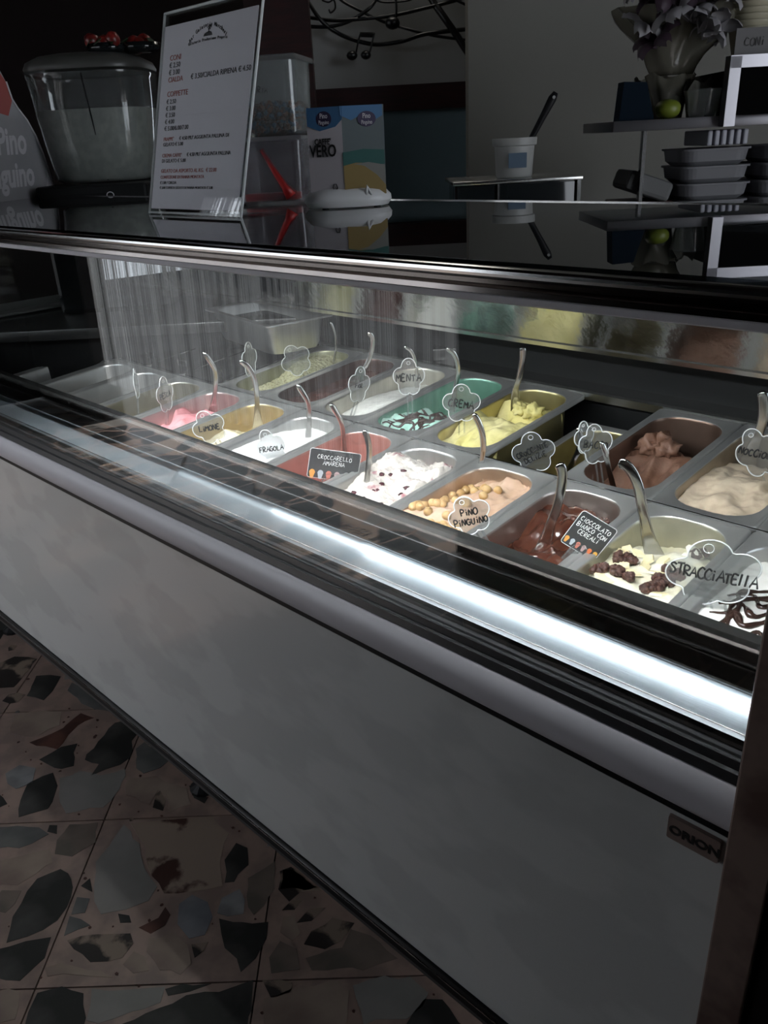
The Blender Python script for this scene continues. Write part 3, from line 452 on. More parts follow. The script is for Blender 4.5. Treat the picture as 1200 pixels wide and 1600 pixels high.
FILM_REFL = {(0, 6): (.58, .46, .24, .32, .75), (0, 4): (.52, .25, .21, .32, .6), (1, 4): (.22, .42, .33, .32, .65), (1, 3): (.46, .41, .21, .3, .85), (1, 1): (.17, .11, .085, .32, .7), (1, 7): (.36, .36, .24, .4, .75), (0, 2): (.54, .42, .33, .3, .9),  # wall tints: gelato film, with its reflection on the steel painted in
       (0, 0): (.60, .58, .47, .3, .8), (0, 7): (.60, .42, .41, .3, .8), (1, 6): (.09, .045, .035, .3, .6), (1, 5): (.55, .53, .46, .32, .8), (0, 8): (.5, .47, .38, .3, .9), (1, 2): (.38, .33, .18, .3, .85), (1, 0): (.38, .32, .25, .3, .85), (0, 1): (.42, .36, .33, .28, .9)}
def inset_shape(x, y, hx, hy, r):                     # clamp a point to a rounded rectangle
    ax, ay = abs(x), abs(y); ax, ay = min(ax, hx), min(ay, hy)
    cx, cy = hx-r, hy-r
    if ax > cx and ay > cy:
        dx, dy = ax-cx, ay-cy; d = math.hypot(dx, dy)
        if d > r: ax, ay = cx+dx/d*r, cy+dy/d*r
    return math.copysign(ax, x), math.copysign(ay, y)
HF = {}
def prof_at(pf, v):
    if v <= pf[0][0]: return pf[0][1]
    for (a, ha), (b, hb) in zip(pf, pf[1:]):
        if v <= b:
            t = (v-a)/(b-a); t = t*t*(3-2*t); return ha+(hb-ha)*t
    return pf[-1][1]
def make_gelato(row, k, pf, mt, label, amp=.006, freq=14., fine=.0012, side=0., ridge=0., seed=0, w=0., name='gelato', dome=0.):
    """pf: list of (v from -.16 front to .16 back, height relative to pan rim)"""
    u0, v0 = slot(row, k)
    def h(x, y):
        base = prof_at(pf, y)+side*x+dome*(1-(x/HX)**2)
        q = Vector((x*freq+seed*7.3, y*freq*.8+seed*2.1, seed))
        z = base+amp*noise.fractal(q, .9, 2.2, 3)
        if ridge: z += ridge*(1-abs(noise.noise(Vector((x*38+seed, y*20, seed*.7))))*2.2)
        z += fine*noise.noise(Vector((x*170, y*150, seed)))
        return max(min(z, .012), -.143)
    nx, ny = 40, 84; V = []; top = []
    hx0, hy0 = HX-.0150, HY-.020
    for j in range(ny+1):
        for i in range(nx+1):
            x, y = (i/nx*2-1)*hx0, (j/ny*2-1)*hy0
            z = h(x, y); ins = max(0, -z-.0075)/.12*.006
            if z < -.129: ins += (-z-.129)*.5
            x, y = inset_shape(x, y, hx0-ins, hy0-ins, .050-ins*.6)
            V.append(Vector((x, y, z)))
    Fs = [(j*(nx+1)+i, j*(nx+1)+i+1, (j+1)*(nx+1)+i+1, (j+1)*(nx+1)+i) for j in range(ny) for i in range(nx)]
    rim = [i for i in range(nx+1)]+[(j*(nx+1)+nx) for j in range(1, ny+1)]+[ny*(nx+1)+i for i in range(nx-1, -1, -1)]+[j*(nx+1) for j in range(ny-1, 0, -1)]
    n0 = len(V)
    for r in rim:
        p_ = V[r]; x, y = inset_shape(p_.x*.93, p_.y*.95, hx0-.01, hy0-.01, .045); V.append(Vector((x, y, min(p_.z-.006, -.148+.0))))
    m2 = len(rim); Fs += [(rim[i], n0+i, n0+(i+1) % m2, rim[(i+1) % m2]) for i in range(m2)]+[tuple(n0+i for i in range(m2))[::-1]]
    o = mesh(name, V, Fs, mt, smooth=True); o.location = TR(u0, v0, w+.002); o.rotation_euler = (TILT, 0, 0)
    tag(o, label, 'ice cream', 'gelato in the pans of the case'); HF[(row, k)] = (o, h, u0, v0, w)
    return o
def gm(name, a, b=None, rough=.55, scale=40, bump=.35, bscale=70, th=(.4, .65), spec=.4, detail=4):
    M = mat(name, a, rough, var=b, scale=scale, bump=bump, bscale=bscale, th=th, spec=spec, detail=detail)
    B = M.node_tree.nodes['Principled BSDF']; return M
front = {-1: 'steel pan of white gelato with dark ripple, at the right edge of the front row', 0: 'steel pan holding the white gelato with dark cereal clusters', 1: 'steel pan with wet dark chocolate beside the hazelnut pan',
 2: 'steel pan holding the hazelnut topped gelato', 3: 'steel pan holding the white gelato with purple cherry streaks', 4: 'front row steel pan with red sorbet low in it', 5: 'front row steel pan of plain white gelato',
 6: 'front row steel pan with pale yellow lemon gelato low in it', 7: 'front row steel pan with pink gelato', 8: 'nearly emptied front row pan left of the pink gelato', 9: 'empty front row pan, second to the left of the pink gelato',
 10: 'empty front row pan, third to the left of the pink gelato', 11: 'empty front row pan, second from the left end of the case', 12: 'empty front row pan against the left end of the case'}
rear = {-1: 'rear row pan half hidden at the right edge, beside the tan gelato', 0: 'rear row steel pan holding the tan gelato', 1: 'rear row steel pan with chocolate gelato right of the open gap',
 3: 'rear row steel pan with yellow custard gelato left of the open gap', 4: 'rear row steel pan with green mint gelato', 5: 'rear row steel pan of white gelato left of the mint', 6: 'rear row steel pan filled with dark chocolate',
 7: 'rear row steel pan with pistachio gelato', 8: 'covered rear row pan left of the pistachio', 9: 'covered rear row pan under the raised steel tub', 10: 'covered rear row pan left of the raised tub', 11: 'covered rear row pan second from the left end', 12: 'covered rear row pan at the left end'}
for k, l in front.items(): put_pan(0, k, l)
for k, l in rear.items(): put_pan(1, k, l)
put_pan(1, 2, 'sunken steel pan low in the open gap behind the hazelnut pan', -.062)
# ---- gelato
WHITEG = gm('white_gelato', (.76, .75, .72), (.70, .69, .65), bump=.25)
CREAMW = gm('cream_white_gelato', (.74, .72, .62), (.70, .65, .46), scale=24, bump=.6)
F_ = -.158; B_ = .158
make_gelato(0, -1, [(F_, -.02), (0, -.018), (B_, -.03)], WHITEG, 'white gelato swirled with dark chocolate ripple at the right edge', seed=1)
make_gelato(0, 0, [(F_, -.018), (.05, -.022), (.1, -.04), (B_, -.06)], CREAMW, 'white chocolate gelato with dark cereal clusters and pale chips', amp=.01, fine=.002, seed=2, dome=.006)
make_gelato(0, 1, [(F_, -.050), (-.06, -.055), (.03, -.048), (.10, -.030), (B_, -.040)], gm('wet_dark_chocolate', (.10, .035, .022), (.055, .018, .012), .18, 30, .5, 50, spec=.6), 'wet dark chocolate gelato lying low with a rough whipped middle', amp=.018, ridge=.008, fine=.003, seed=3)
make_gelato(0, 2, [(F_, -.012), (.0, -.014), (.07, -.028), (.11, -.034), (B_, -.022)], gm('hazelnut_gelato', (.47, .31, .215), (.54, .38, .28), scale=14), 'light brown hazelnut gelato topped with whole nuts', amp=.020, ridge=.006, fine=.002, seed=4, dome=.004)
make_gelato(0, 3, [(F_, -.045), (-.08, -.022), (.02, -.004), (.10, -.012), (B_, -.045)], gm('amarena_gelato', (.60, .55, .50), (.30, .10, .13), .5, 26, 1., 70, (.57, .66), detail=7), 'white gelato streaked with dark purple cherry', amp=.020, fine=.005, ridge=.007, seed=5, dome=.006)
make_gelato(0, 4, [(F_, -.055), (-.03, -.062), (.05, -.10), (B_, -.115)], gm('red_sorbet', (.66, .22, .17), (.72, .32, .26), .4, 12), 'red strawberry sorbet scooped low in its pan', amp=.008, seed=6)
make_gelato(0, 5, [(F_, -.012), (.05, -.014), (B_, -.028)], gm('milk_white_gelato', (.84, .84, .83), (.80, .80, .79), bump=.25), 'smooth plain white gelato in the front row', amp=.006, seed=7)
make_gelato(0, 6, [(F_, -.05), (-.02, -.045), (.06, -.052), (.12, -.062), (B_, -.10)], gm('lemon_gelato', (.86, .76, .50), (.90, .82, .62), scale=14), 'pale yellow lemon gelato mounded low in its pan', amp=.016, ridge=.006, seed=8)
make_gelato(0, 7, [(F_, -.05), (.0, -.042), (.07, -.034), (.10, -.045), (B_, -.075)], gm('pink_gelato', (.80, .30, .33), (.84, .40, .43), scale=16), 'pink strawberry gelato with ridged top', amp=.018, ridge=.010, seed=9)
make_gelato(0, 8, [(F_, -.125), (0, -.13), (B_, -.138)], gm('peach_rest', (.60, .54, .38), (.5, .46, .36)), 'thin pale yellow rest of peach gelato at the bottom of its pan', amp=.004, seed=10)
make_gelato(1, 0, [(F_, -.026), (0, -.022), (.08, -.045), (B_, -.08)], gm('tan_gelato', (.62, .50, .37), (.68, .56, .42), .45, 16), 'smooth tan hazelnut gelato in the rear row', amp=.012, ridge=.006, seed=11)
make_gelato(1, 1, [(F_, -.10), (-.09, -.062), (-.02, -.045), (.06, -.035), (.085, -.06), (.11, -.115), (B_, -.13)], gm('milk_chocolate_gelato', (.17, .085, .055), (.22, .12, .085), .5, 20, .6), 'brown chocolate gelato heaped in the middle of its pan', amp=.020, ridge=.008, fine=.002, seed=12)
make_gelato(1, 2, [(F_, -.05), (-.11, -.08), (-.06, -.135), (B_, -.14)], gm('crunch_gelato', (.74, .66, .42), (.66, .58, .38)), 'last pale yellow bits of gelato in the sunken pan', amp=.012, fine=.004, seed=13, w=-.062)
make_gelato(1, 3, [(F_, -.034), (-.06, -.018), (.0, -.015), (.05, -.045), (.09, -.02), (.115, -.03), (.125, -.10), (B_, -.12)], gm('custard_gelato', (.74, .66, .26), (.78, .70, .36), scale=10, bump=.5), 'yellow custard gelato in a tall ridged mound', amp=.016, ridge=.008, seed=14)
make_gelato(1, 4, [(F_, -.03), (-.06, -.018), (.0, -.035), (.04, -.09), (.10, -.11), (B_, -.08)], gm('mint_gelato', (.42, .70, .60), (.54, .78, .69), scale=18), 'green mint gelato with dark chocolate ripple', amp=.018, ridge=.007, seed=15)
make_gelato(1, 5, [(F_, -.045), (0, -.026), (.08, -.034), (B_, -.045)], gm('cream_gelato', (.80, .79, .75), (.76, .75, .71), bump=.3), 'smooth white milk gelato in the rear row', amp=.006, seed=16, side=.1)
make_gelato(1, 6, [(F_, -.032), (B_, -.034)], gm('dark_chocolate_gelato', (.085, .030, .022), (.06, .02, .016), .25, 20, .3), 'glossy dark chocolate gelato in the rear row', amp=.004, seed=17)
make_gelato(1, 7, [(F_, -.050), (-.02, -.036), (.06, -.02), (B_, -.016)], gm('pistachio_gelato', (.58, .56, .34), (.30, .26, .14), .6, 130, 1., 120, (.52, .66)), 'grainy pale green pistachio gelato', amp=.008, fine=.004, seed=18, side=-.05)
# toppings
def on_gel(row, k, U, V, dz=0.):
    o, h, u0, v0, w = HF[(row, k)]; x, y = U-u0, V-v0
    x = max(-.058, min(.058, x)); y = max(-.15, min(.15, y)); z = h(x, y)
    return o, TR(U if abs(U-u0) < .058 else u0+x, v0+y, w+.002+z+dz)
NUT = mat('hazelnut_skin', (.42, .25, .10), .4, var=(.54, .36, .17), scale=60)
nm = MB()
nm.lathe([(.001, -.0078), (.0053, -.0063), (.0079, -.0022), (.0079, .0018), (.0058, .0058), (.0028, .0083), (.0004, .0094)], None, 12)
nb = nm.build('hazelnut', NUT, smooth=True); nme = nb.data; bpy.data.objects.remove(nb)
for i, (U, V) in enumerate(DATA['nuts']):
    g, c = on_gel(0, 2, U, V, .003); o = link('hazelnut', nme, None, c); o.rotation_euler = (rng.uniform(0, 3), rng.uniform(0, 3), rng.uniform(0, 3)); attach(o, g)
for i in range(22):
    U, V = -.4125+rng.uniform(-.05, .04), rng.uniform(-.32, -.22)
    g, c = on_gel(0, 2, U, V, .003); o = link('hazelnut', nme, None, c); o.rotation_euler = (rng.uniform(0, 3), rng.uniform(0, 3), 0); attach(o, g)
DCH = mat('dark_cereal_chocolate', (.045, .018, .014), .35, var=(.09, .04, .03), scale=200, bump=.5, bscale=300)
for i, (U, V, r) in enumerate(DATA['clus']):
    g, c = on_gel(0, 0, U, V); mb = MB(); nk = int(14+r*1500)
    for j in range(nk):
        a = rng.uniform(0, 2*PI); d = r*math.sqrt(rng.random())*.85
        mb.blob(c+Vector((math.cos(a)*d, math.sin(a)*d*.8, .004+rng.uniform(-.002, .010)*(1-d/r*.7))), rng.uniform(.0036, .0062), j+i*20, .4, 1)
    mb.build('cereal_cluster', DCH, g, smooth=True)
CHIP = mat('white_chocolate', (.84, .74, .45), .4)
for i, (U, V) in enumerate(DATA['chips']):
    g, c = on_gel(0, 0, U, V, .001); a = rng.uniform(0, 6); M = Matrix.Translation(c) @ Matrix.Rotation(a, 4, 'Z') @ Matrix.Rotation(rng.uniform(-.5, .5), 4, 'X')
    MB().prism([(-.013, -.006), (.004, -.009), (.014, -.001), (.008, .007), (-.009, .008)], .0032, M, .85).build('white_chocolate_chip', CHIP, g)
RIP = mat('chocolate_ripple', (.035, .018, .014), .16)
def ripple(row, k, lines, r0, name='chocolate_ripple'):
    mb = MB()
    for L_ in lines:
        pts = spline([(x, y, 0) for x, y in L_], 8); o_, h, u0, v0, w = HF[(row, k)]
        q = [TR(u0+p_.x, v0+p_.y, w+.002+h(p_.x, p_.y)+.0006) for p_ in pts]; n = len(q)
        mb.tube(q, [r0*(.35+.55*abs(noise.noise(p_*25))*1.8)*math.sin(PI*min(max(i/(n-1), .03), .97))**.4 for i, p_ in enumerate(pts)], 6, 1.)
    o_ = HF[(row, k)][0]; r = mb.build(name, RIP, o_, smooth=True); r['kind'] = 'stuff'
L_ = []
for i in range(9):
    y = -.150+i*.0165; L_.append([(-.058, y-.01), (-.03, y+rng.uniform(-.01, .01)), (-.005, y+.018+rng.uniform(-.01, .015)), (.025, y+.004), (.056, y+.030)])
L_ += [[(-.03, -.15), (-.045, -.10), (-.02, -.06), (-.035, -.02)], [(.02, -.145), (.0, -.10), (.035, -.06), (.02, -.01)], [(.045, -.13), (.03, -.09), (.05, -.04), (.04, .0)]]
ripple(1, 4, L_, .0055)
L_ = []
for i in range(7):
    y = -.13+i*.027; s_ = rng.uniform(-.01, .01); L_.append([(-.055, y), (-.03, y+.02+s_), (-.01, y-.005), (.01, y+.02), (.03, y-.012), (.05, y+.01+s_)])
L_ += [[(-.05, -.10), (-.03, .0), (-.045, .05), (-.01, .08)], [(-.02, -.05), (-.04, .02), (.0, .06), (.02, .03)]]
ripple(0, -1, L_, .0075)
CHE = mat('dark_cherry', (.05, .008, .014), .2)
for i in range(12):
    U = -P*3.5+rng.uniform(-.05, .05); V = -.18+rng.uniform(-.13, .12); g, c = on_gel(0, 3, U, V, -.001)
    mb = MB(); mb.blob(c, rng.uniform(.003, .0065), i, .5, 2, (1.2, 1, .7)); mb.build('cherry_piece', CHE, g, smooth=True)
for i in range(16):                                    # rough lumps of the wet chocolate and the crema mound
    U = -P*1.5+rng.uniform(-.02, .055); V = rng.uniform(-.10, -.03); g, c = on_gel(0, 1, U, V, .001)
    mb = MB(); mb.blob(c, rng.uniform(.003, .0065), i+40, .9, 2, fr=2.5); mb.build('chocolate_lump', bpy.data.materials['wet_dark_chocolate'], g, smooth=True)
for (row, k, U, V, r, mn) in ((1, 1, .062, .245, .024, 'milk_chocolate_gelato'), (1, 1, .045, .235, .020, 'milk_chocolate_gelato'), (1, 1, .085, .225, .018, 'milk_chocolate_gelato'), (1, 4, .12, .29, .017, 'mint_gelato'), (1, 4, .135, .275, .012, 'mint_gelato'),
        (1, 3, .10, .26, .018, 'custard_gelato'), (1, 3, .07, .255, .014, 'custard_gelato'), (1, 2, .025, .02, .016, 'crunch_gelato'), (0, 0, .10, -.05, .012, 'cream_white_gelato'), (0, 4, .12, -.20, .018, 'red_sorbet')):
    g, c = on_gel(row, k, -P*(k+1)+U, V, r*.3); mb = MB(); mb.blob(c, r, r*999, .9, 3, fr=2.2); mb.build('scraped_lump', bpy.data.materials[mn], g, smooth=True)
# covers on the rear pans at the left, raised tub
LID = mat('dark_pan_cover', (.10, .10, .10), .2, .9)
for k, l in ((8, 'dark steel cover on the rear pan beside the pistachio'), (9, 'dark steel cover under the raised steel tub'), (10, 'dark steel cover left of the raised steel tub'), (11, 'dark steel cover on the rear row, second from the left end'), (12, 'dark steel cover on the rear row at the left end')):
    u, v = slot(1, k); mb = MB(); 
    M = Matrix.Translation(TR(u, v, .003)) @ Matrix.Rotation(TILT, 4, 'X')
    mb.prism(rrect(HX-.001, HY-.001, .02), .003, M, .985); o = sharp(mb.build('pan_cover', LID, loc=TR(u, v, .003))); tag(o, l, 'cover', 'dark covers on the rear pans')
    h_ = MB().tube([TR(u-.02, v-.12, .006), TR(u-.02, v-.12, .014), TR(u+.02, v-.12, .014), TR(u+.02, v-.12, .006)], .002, 6).build('handle', CHROME, o)
def gn_tub():
    th = math.radians(-9.5); ex = Vector((math.cos(th), math.sin(th), 0)); ey = Vector((-math.sin(th), math.cos(th), 0))
    c = Vector((-1.276, .140, 0))-ex*.1805+ey*.098; zr = .128; dep = .087
    M = Matrix((ex, ey, Vector((0, 0, 1)))).transposed().to_4x4(); M.translation = c+Vector((0, 0, zr))
    rings = []
    def ring(hx, hy, r, z): rings.append([M @ Vector((x, y, z)) for x, y in rrect(hx, hy, r, 5)])
    ring(.184, .101, .012, -.004); ring(.184, .101, .012, 0); ring(.169, .086, .02, 0); ring(.166, .083, .022, -.005); ring(.158, .075, .03, -dep+.018); ring(.152, .069, .03, -dep+.005); ring(.14, .058, .03, -dep+.001)
    ring(.141, .059, .03, -dep); ring(.154, .071, .03, -dep+.004); ring(.1595, .0765, .03, -dep+.018); ring(.1675, .0845, .022, -.006); ring(.182, .099, .012, -.005)
    V = [v for r in rings for v in r]; N = len(rings[0]); n = len(rings)
    Fs = [(i*N+k, ((i+1) % n)*N+k, ((i+1) % n)*N+(k+1) % N, i*N+(k+1) % N) for i in range(n) for k in range(N) if i != 6]
    Fs += [tuple(6*N+k for k in range(N))[::-1], tuple(7*N+k for k in range(N))]
    t = thing('steel_tub', 'raised stainless steel tub standing on the rear pan covers at left', 'tub', c+Vector((0, 0, zr-dep)))
    o = mesh('tub_body', V, Fs, PANST, t); sharp(o, 40)
    mb = MB(); hx, hy = .150, .068
    pts = []
    for j in range(25):
        for i in range(37): 
            x, y = (i/36*2-1)*hx, (j/24*2-1)*hy; x, y = inset_shape(x, y, hx, hy, .03)
            pts.append(M @ Vector((x, y, -dep+.042+.006*noise.noise(Vector((x*30, y*30, 3)))+.004*noise.noise(Vector((x*120, y*120, 3))))))
    g = mesh('gelato', pts, [(j*37+i, j*37+i+1, (j+1)*37+i+1, (j+1)*37+i) for j in range(24) for i in range(36)], gm('tub_gelato', (.66, .56, .34), (.40, .26, .12), scale=50), None, True)
    tag(g, 'crumbly pale yellow gelato inside the raised steel tub', 'ice cream')
    return M, t
TUBM, TUB = gn_tub()
# white ribbed handle piece at the left end
wr = thing('ribbed_cover_strip', 'white ribbed plastic strip lying at the left end of the case', 'strip', (X0-.05, -.09, .032))
M = frame((X0-.03, -.09, .052), (0, 1, .05), (-1, 0, 0))
sharp(MB().box((-.17, -.022, -.004), (.10, .022, .006), M, .003).build('strip_body', WHITEP, wr))
for k in range(22): MB().box((-.16+k*.0118, -.019, .006), (-.155+k*.0118, .019, .0078), M).build('rib', WHITEP, wr)
# ================================================================== SPATULAS
def spatula(key, label):
    pts, w0, w1 = DATA['spat'][key]; q = spline(pts, 4); n = len(q)
    view_ = Vector((pts[0][0]-CX, pts[0][1]-CY, 0)).normalized()
    V = []; S = 12
    for i, p_ in enumerate(q):
        t = (q[min(i+1, n-1)]-q[max(i-1, 0)]).normalized(); sd = t.cross(view_).normalized(); nn = sd.cross(t)
        f = i/(n-1); g = max(0, (f-.62)/.38); w_ = w0*(1-.12*math.sin(f*PI))+(w1-w0)*g**1.3
        if i == 0: w_ *= .45
        elif i == 1: w_ *= .9
        th = .0022*(1-g)+.0010*g+.0012*(1-f)
        for k in range(S):
            a = 2*PI*k/S; cc, ss = math.cos(a), math.sin(a)
            V.append(p_+sd*w_/2*math.copysign(abs(cc)**.8, cc)+nn*(th*ss-.10*w_*(cc*cc)))
    base = Vector(pts[-1]); Fs = [(i*S+k, (i+1)*S+k, (i+1)*S+(k+1) % S, i*S+(k+1) % S) for i in range(n-1) for k in range(S)]+[tuple(range(S)), tuple((n-1)*S+k for k in range(S))[::-1]]
    o = mesh('gelato_spatula', [v-base for v in V], Fs, SPST, smooth=True, loc=base)
    return tag(o, label, 'spatula', 'steel spatulas stuck in the gelato')
for k, l in {'pink': 'steel spatula stuck in the pink gelato', 'limone': 'steel spatula stuck in the pale yellow lemon gelato', 'white': 'steel spatula stuck in the white gelato of the front row',
 'red': 'steel spatula standing in the red sorbet behind the black card', 'amarena': 'steel spatula stuck in the purple streaked white gelato', 'pistachio': 'thin steel spatula stuck in the pistachio gelato',
 'darkchoc': 'steel spatula stuck in the rear dark chocolate gelato', 'bianca': 'steel spatula behind the marker reading MENTA', 'menta': 'steel spatula stuck in the green mint gelato', 'crema': 'broad steel spatula stuck in the yellow custard gelato',
 'pino': 'steel spatula stuck in the hazelnut topped gelato', 'cioccolato': 'wide steel spatula stuck in the wet dark chocolate', 'bianco': 'wide curved steel spatula stuck in the white cereal gelato',
 'choc': 'steel spatula behind the marker reading BACIO', 'gap': 'dark looking steel spatula standing in the sunken pan', 'nocciola': 'steel spatula standing in the tan gelato at the right edge'}.items(): spatula(k, l)
# ================================================================== MARKERS
def flower_outline(n=64):
    cs = [((0, .52), .46), ((.56, .10), .42), ((-.56, .10), .42), ((.26, -.45), .42), ((-.26, -.45), .42), ((0, 0), .5)]; out = []
    for k in range(n):
        a = 2*PI*k/n; d = Vector((math.cos(a), math.sin(a))); best = .2
        for (cx, cy), r in cs:
            b = d.x*cx+d.y*cy; disc = b*b-(cx*cx+cy*cy-r*r)
            if disc >= 0: best = max(best, b+math.sqrt(disc))
        out.append((d.x*best, d.y*best))
    return out
FO = flower_outline()
def marker(key, words, label, h=.011, w=.0013, turn=0., adv=.74):
    w *= 1.5
    H, B, hw, hh, roll, yaw = DATA['lab'][key]; H = Vector(H); B = Vector(B)
    Rm = Matrix.Rotation(math.radians(yaw), 4, 'Z') @ Matrix.Rotation(-math.radians(roll), 4, 'Y')
    ex = Rm @ Vector((1, 0, 0)); ez = Rm @ Vector((0, 0, 1))
    M = frame(H, ex, ez)                              # local x right, y up, z towards viewer
    t = thing('flavour_marker', label, 'label', B, 'clear flower shaped flavour markers')
    s = [(x*hw, y*hh) for x, y in FO]; D = .0026
    mb = MB(); mb.prism(s, D, M @ Matrix.Translation((0, 0, -D)), 1.); mb.build('flower_plate', ACRY, t)
    rim = MB(); pts = [M @ Vector((x, y, 0)) for x, y in s]; pts.append(pts[0]); rim.tube(pts, .0010, 5, caps=False); rim.build('raised_rim', ACRYE, t, smooth=True)
    top = M @ Vector((0, -hh*.80, -.0013)); end = B-Vector((0, 0, .012)); d = (end-top)
    st = MB()
    sx = ex*hw*.14
    for sg in (-1, 1):
        a, b = top+sx*sg, end+sx*sg*.8; z_ = (b-a).normalized(); Ms = frame(a, ex, -z_)
        st.box((-.0016, -(b-a).length, -.0012), (.0016, 0, .0012), Ms)
    st.build('stem', ACRY, t)
    rr = MB(); c0 = M @ Vector((0, hh*.72, .0006)); rr.tube([M @ Vector((math.cos(a)*hw*.11, hh*.74+math.sin(a)*hw*.11, .0004)) for a in [k*PI/6 for k in range(13)]], .0005, 5, caps=False); rr.build('hole_ring', ACRYE, t)
    if words: writing(words, h, M @ Matrix.Translation((0, -hh*.02, .0008)) @ Matrix.Rotation(math.radians(turn), 4, 'Z'), INK, t, w, adv=adv, seed=len(key))
    return t
marker('pesca', ['PESCA'], 'narrow looking turned flower marker reading PESCA left of the pink gelato', .012)
marker('blank', [], 'flower marker seen almost edge on, leftmost of the front row markers')
marker('limone', ['LIMONE'], 'clear flower marker reading LIMONE', .0120, .0017, -18, .66)
marker('fragola', ['FRAGOLA'], 'clear flower marker reading FRAGOLA', .0105, .0014, -14, .66)
marker('pistacchio', [], 'small turned clear marker standing in the pistachio gelato')
marker('fondente', [], 'tilted clear flower marker in the rear dark chocolate pan')
marker('fiordilatte', ['FIOR'], 'tilted clear flower marker in the rear white gelato', .009, .0012)
marker('menta', ['MENTA'], 'clear flower marker reading MENTA', .0145, .0018)
marker('crema', ['CREMA'], 'clear flower marker reading CREMA', .0140, .0018, -8)
marker('croccante', ['CROCCANTE', 'DELIZIE'], 'clear flower marker reading CROCCANTE DELIZIE', .0105, .0013, 14, .66)
marker('pinguino', ['PINO', 'PINGUINO'], 'clear flower marker reading PINO PINGUINO', .0105, .0015, -16, .66)
marker('bacio2', [], 'clear flower marker close behind the one reading BACIO')
marker('bacio', ['BACIO'], 'clear flower marker reading BACIO in the chocolate pan', .0125, .0014, -18)
marker('nocciola', ['NOCCIOLA'], 'clear flower marker reading NOCCIOLA at the right edge', .0115, .0016, -36, .66)
marker('stracciatella', ['STRACCIATEllA'], 'large clear flower marker reading STRACCIATELLA', .0150, .0018, -18, .56)
mk = marker('tub', ['MANDORLA'][:0], 'dark flower marker standing in the raised steel tub')
def cardm(key, words, label, h):
    C = [Vector(v) for v in DATA['card'][key]]; ex = (C[1]-C[0]+C[2]-C[3]); ez = (C[0]-C[3]+C[1]-C[2]); cen = sum(C, Vector())/4
    w_, h_ = ex.length/4, ez.length/4; M = frame(cen, ex, ez)
    low = (C[2]+C[3])/2
    t = thing('flavour_card', label, 'label', low-Vector((0, 0, .04)), 'black flavour cards in clear holders')
    cd = MB(); cd.prism(rrect(w_, h_, .004, 3), .0012, M @ Matrix.Translation((0, 0, -.0012))); cd.build('card', CARD, t)
    eg = MB(); pts = [M @ Vector((x, y, 0)) for x, y in rrect(w_, h_, .004, 3)]; pts.append(pts[0]); eg.tube(pts, .0005, 4, caps=False); eg.build('card_edge', CHALK, t)
    writing(words, h, M @ Matrix.Translation((0, h_*.30, .0006)), CHALK, t, .0010, seed=3)
    cols = [(.75, .35, .08), (.45, .5, .55), (.6, .2, .15), (.5, .35, .35), (.75, .2, .08), (.8, .45, .1)]
    for i, c in enumerate(cols):
        x = -w_*.82+i*w_*.33; mm = bpy.data.materials.get('cone_print_%d' % i) or mat('cone_print_%d' % i, c, .6)
        g = MB(); r = w_*.12; y = -h_*.66
        g.prism([(x+math.cos(a)*r, y+math.sin(a)*r*1.2) for a in [k*PI/6 for k in range(7)]]+[(x-r*.9, y), (x-r*.45, y-r*2.0), (x+r*.45, y-r*2.0), (x+r*.9, y)], .0003, M); g.build('cone_picture', mm, t)
    hd = MB(); e = M @ Vector((0, -h_, 0)); ps = [M @ Vector((x, y, .001)) for x, y in ((-w_*.42, -h_*1.75), (-w_*.30, -h_*.78), (-w_*.1, -h_*.62), (w_*.28, -h_*.62), (w_*.42, -h_*.80), (w_*.45, -h_*1.75))]
    hd.tube(spline(ps, 3), .0012, 6)
    for k in range(4): hd.tube([M @ Vector((-w_*.35+k*w_*.22, -h_*.95, .001)), M @ Vector((-w_*.42+k*w_*.26, -h_*1.75, .001))], .0008, 5)
    hd.box((-w_*.42, -h_*1.75, 0), (w_*.45, -h_*.9, .0016), M)
    hd.build('clear_holder', ACRY, t, smooth=False)
cardm('amarena', ['CROCCARELLO', 'AMARENA'], 'black card with white lettering CROCCARELLO AMARENA', .0078)
cardm('cereali', ['CIOCCOLATO', 'BIANCO CON', 'CEREALI'], 'black card with white lettering CIOCCOLATO BIANCO CON CEREALI', .0068)
# ================================================================== ON THE GLASS TOP
ZT = .4332
# price list in an acrylic stand
s0, s1 = Vector((*DATA['sign0'][:2], ZT)), Vector((*DATA['sign1'][:2], ZT))
ex = (s1-s0).normalized(); nb_ = Vector((-ex.y, ex.x, 0)); lean = math.radians(16); up = Vector((0, 0, math.cos(lean)))+nb_*math.sin(lean)
SW = (s1-s0).length; SH = .338
M = frame(s0, ex, up)
sg = thing('price_list_stand', 'tall acrylic stand with white gelato price list', 'menu', (s0+s1)/2)
mb = MB(); mb.box((0, 0, .0018), (SW, SH, .0035), M); mb.box((0, 0, -.0035), (SW, SH, -.0018), M); mb.build('acrylic_sleeve', HOLD, sg)
pb = frame(s0, ex, nb_)
MB().box((0, .0, .0002), (SW, .095, .0030), pb).build('acrylic_foot', HOLD, sg)
eg = MB(); 
for a, b in (((0, 0), (0, SH)), ((SW, 0), (SW, SH)), ((0, SH), (SW, SH)), ((0, .003), (SW, .003))): eg.tube([M @ Vector((*a, .0)), M @ Vector((*b, .0))], .0022, 6)
eg.build('acrylic_edge', ACRYE, sg)
paper = MB().box((.006, .010, -.0008), (SW-.010, SH-.022, .0006), M).build('price_sheet', PAPER, sg)
MT = M @ Matrix.Translation((.0, 0, .0008))
def ln(body, x, y, s, sx=.82): return ((body, s*.72, MT @ Matrix.Translation((x*SW, y*SH, 0)), BODYINK), dict(sx=sx*1.36))
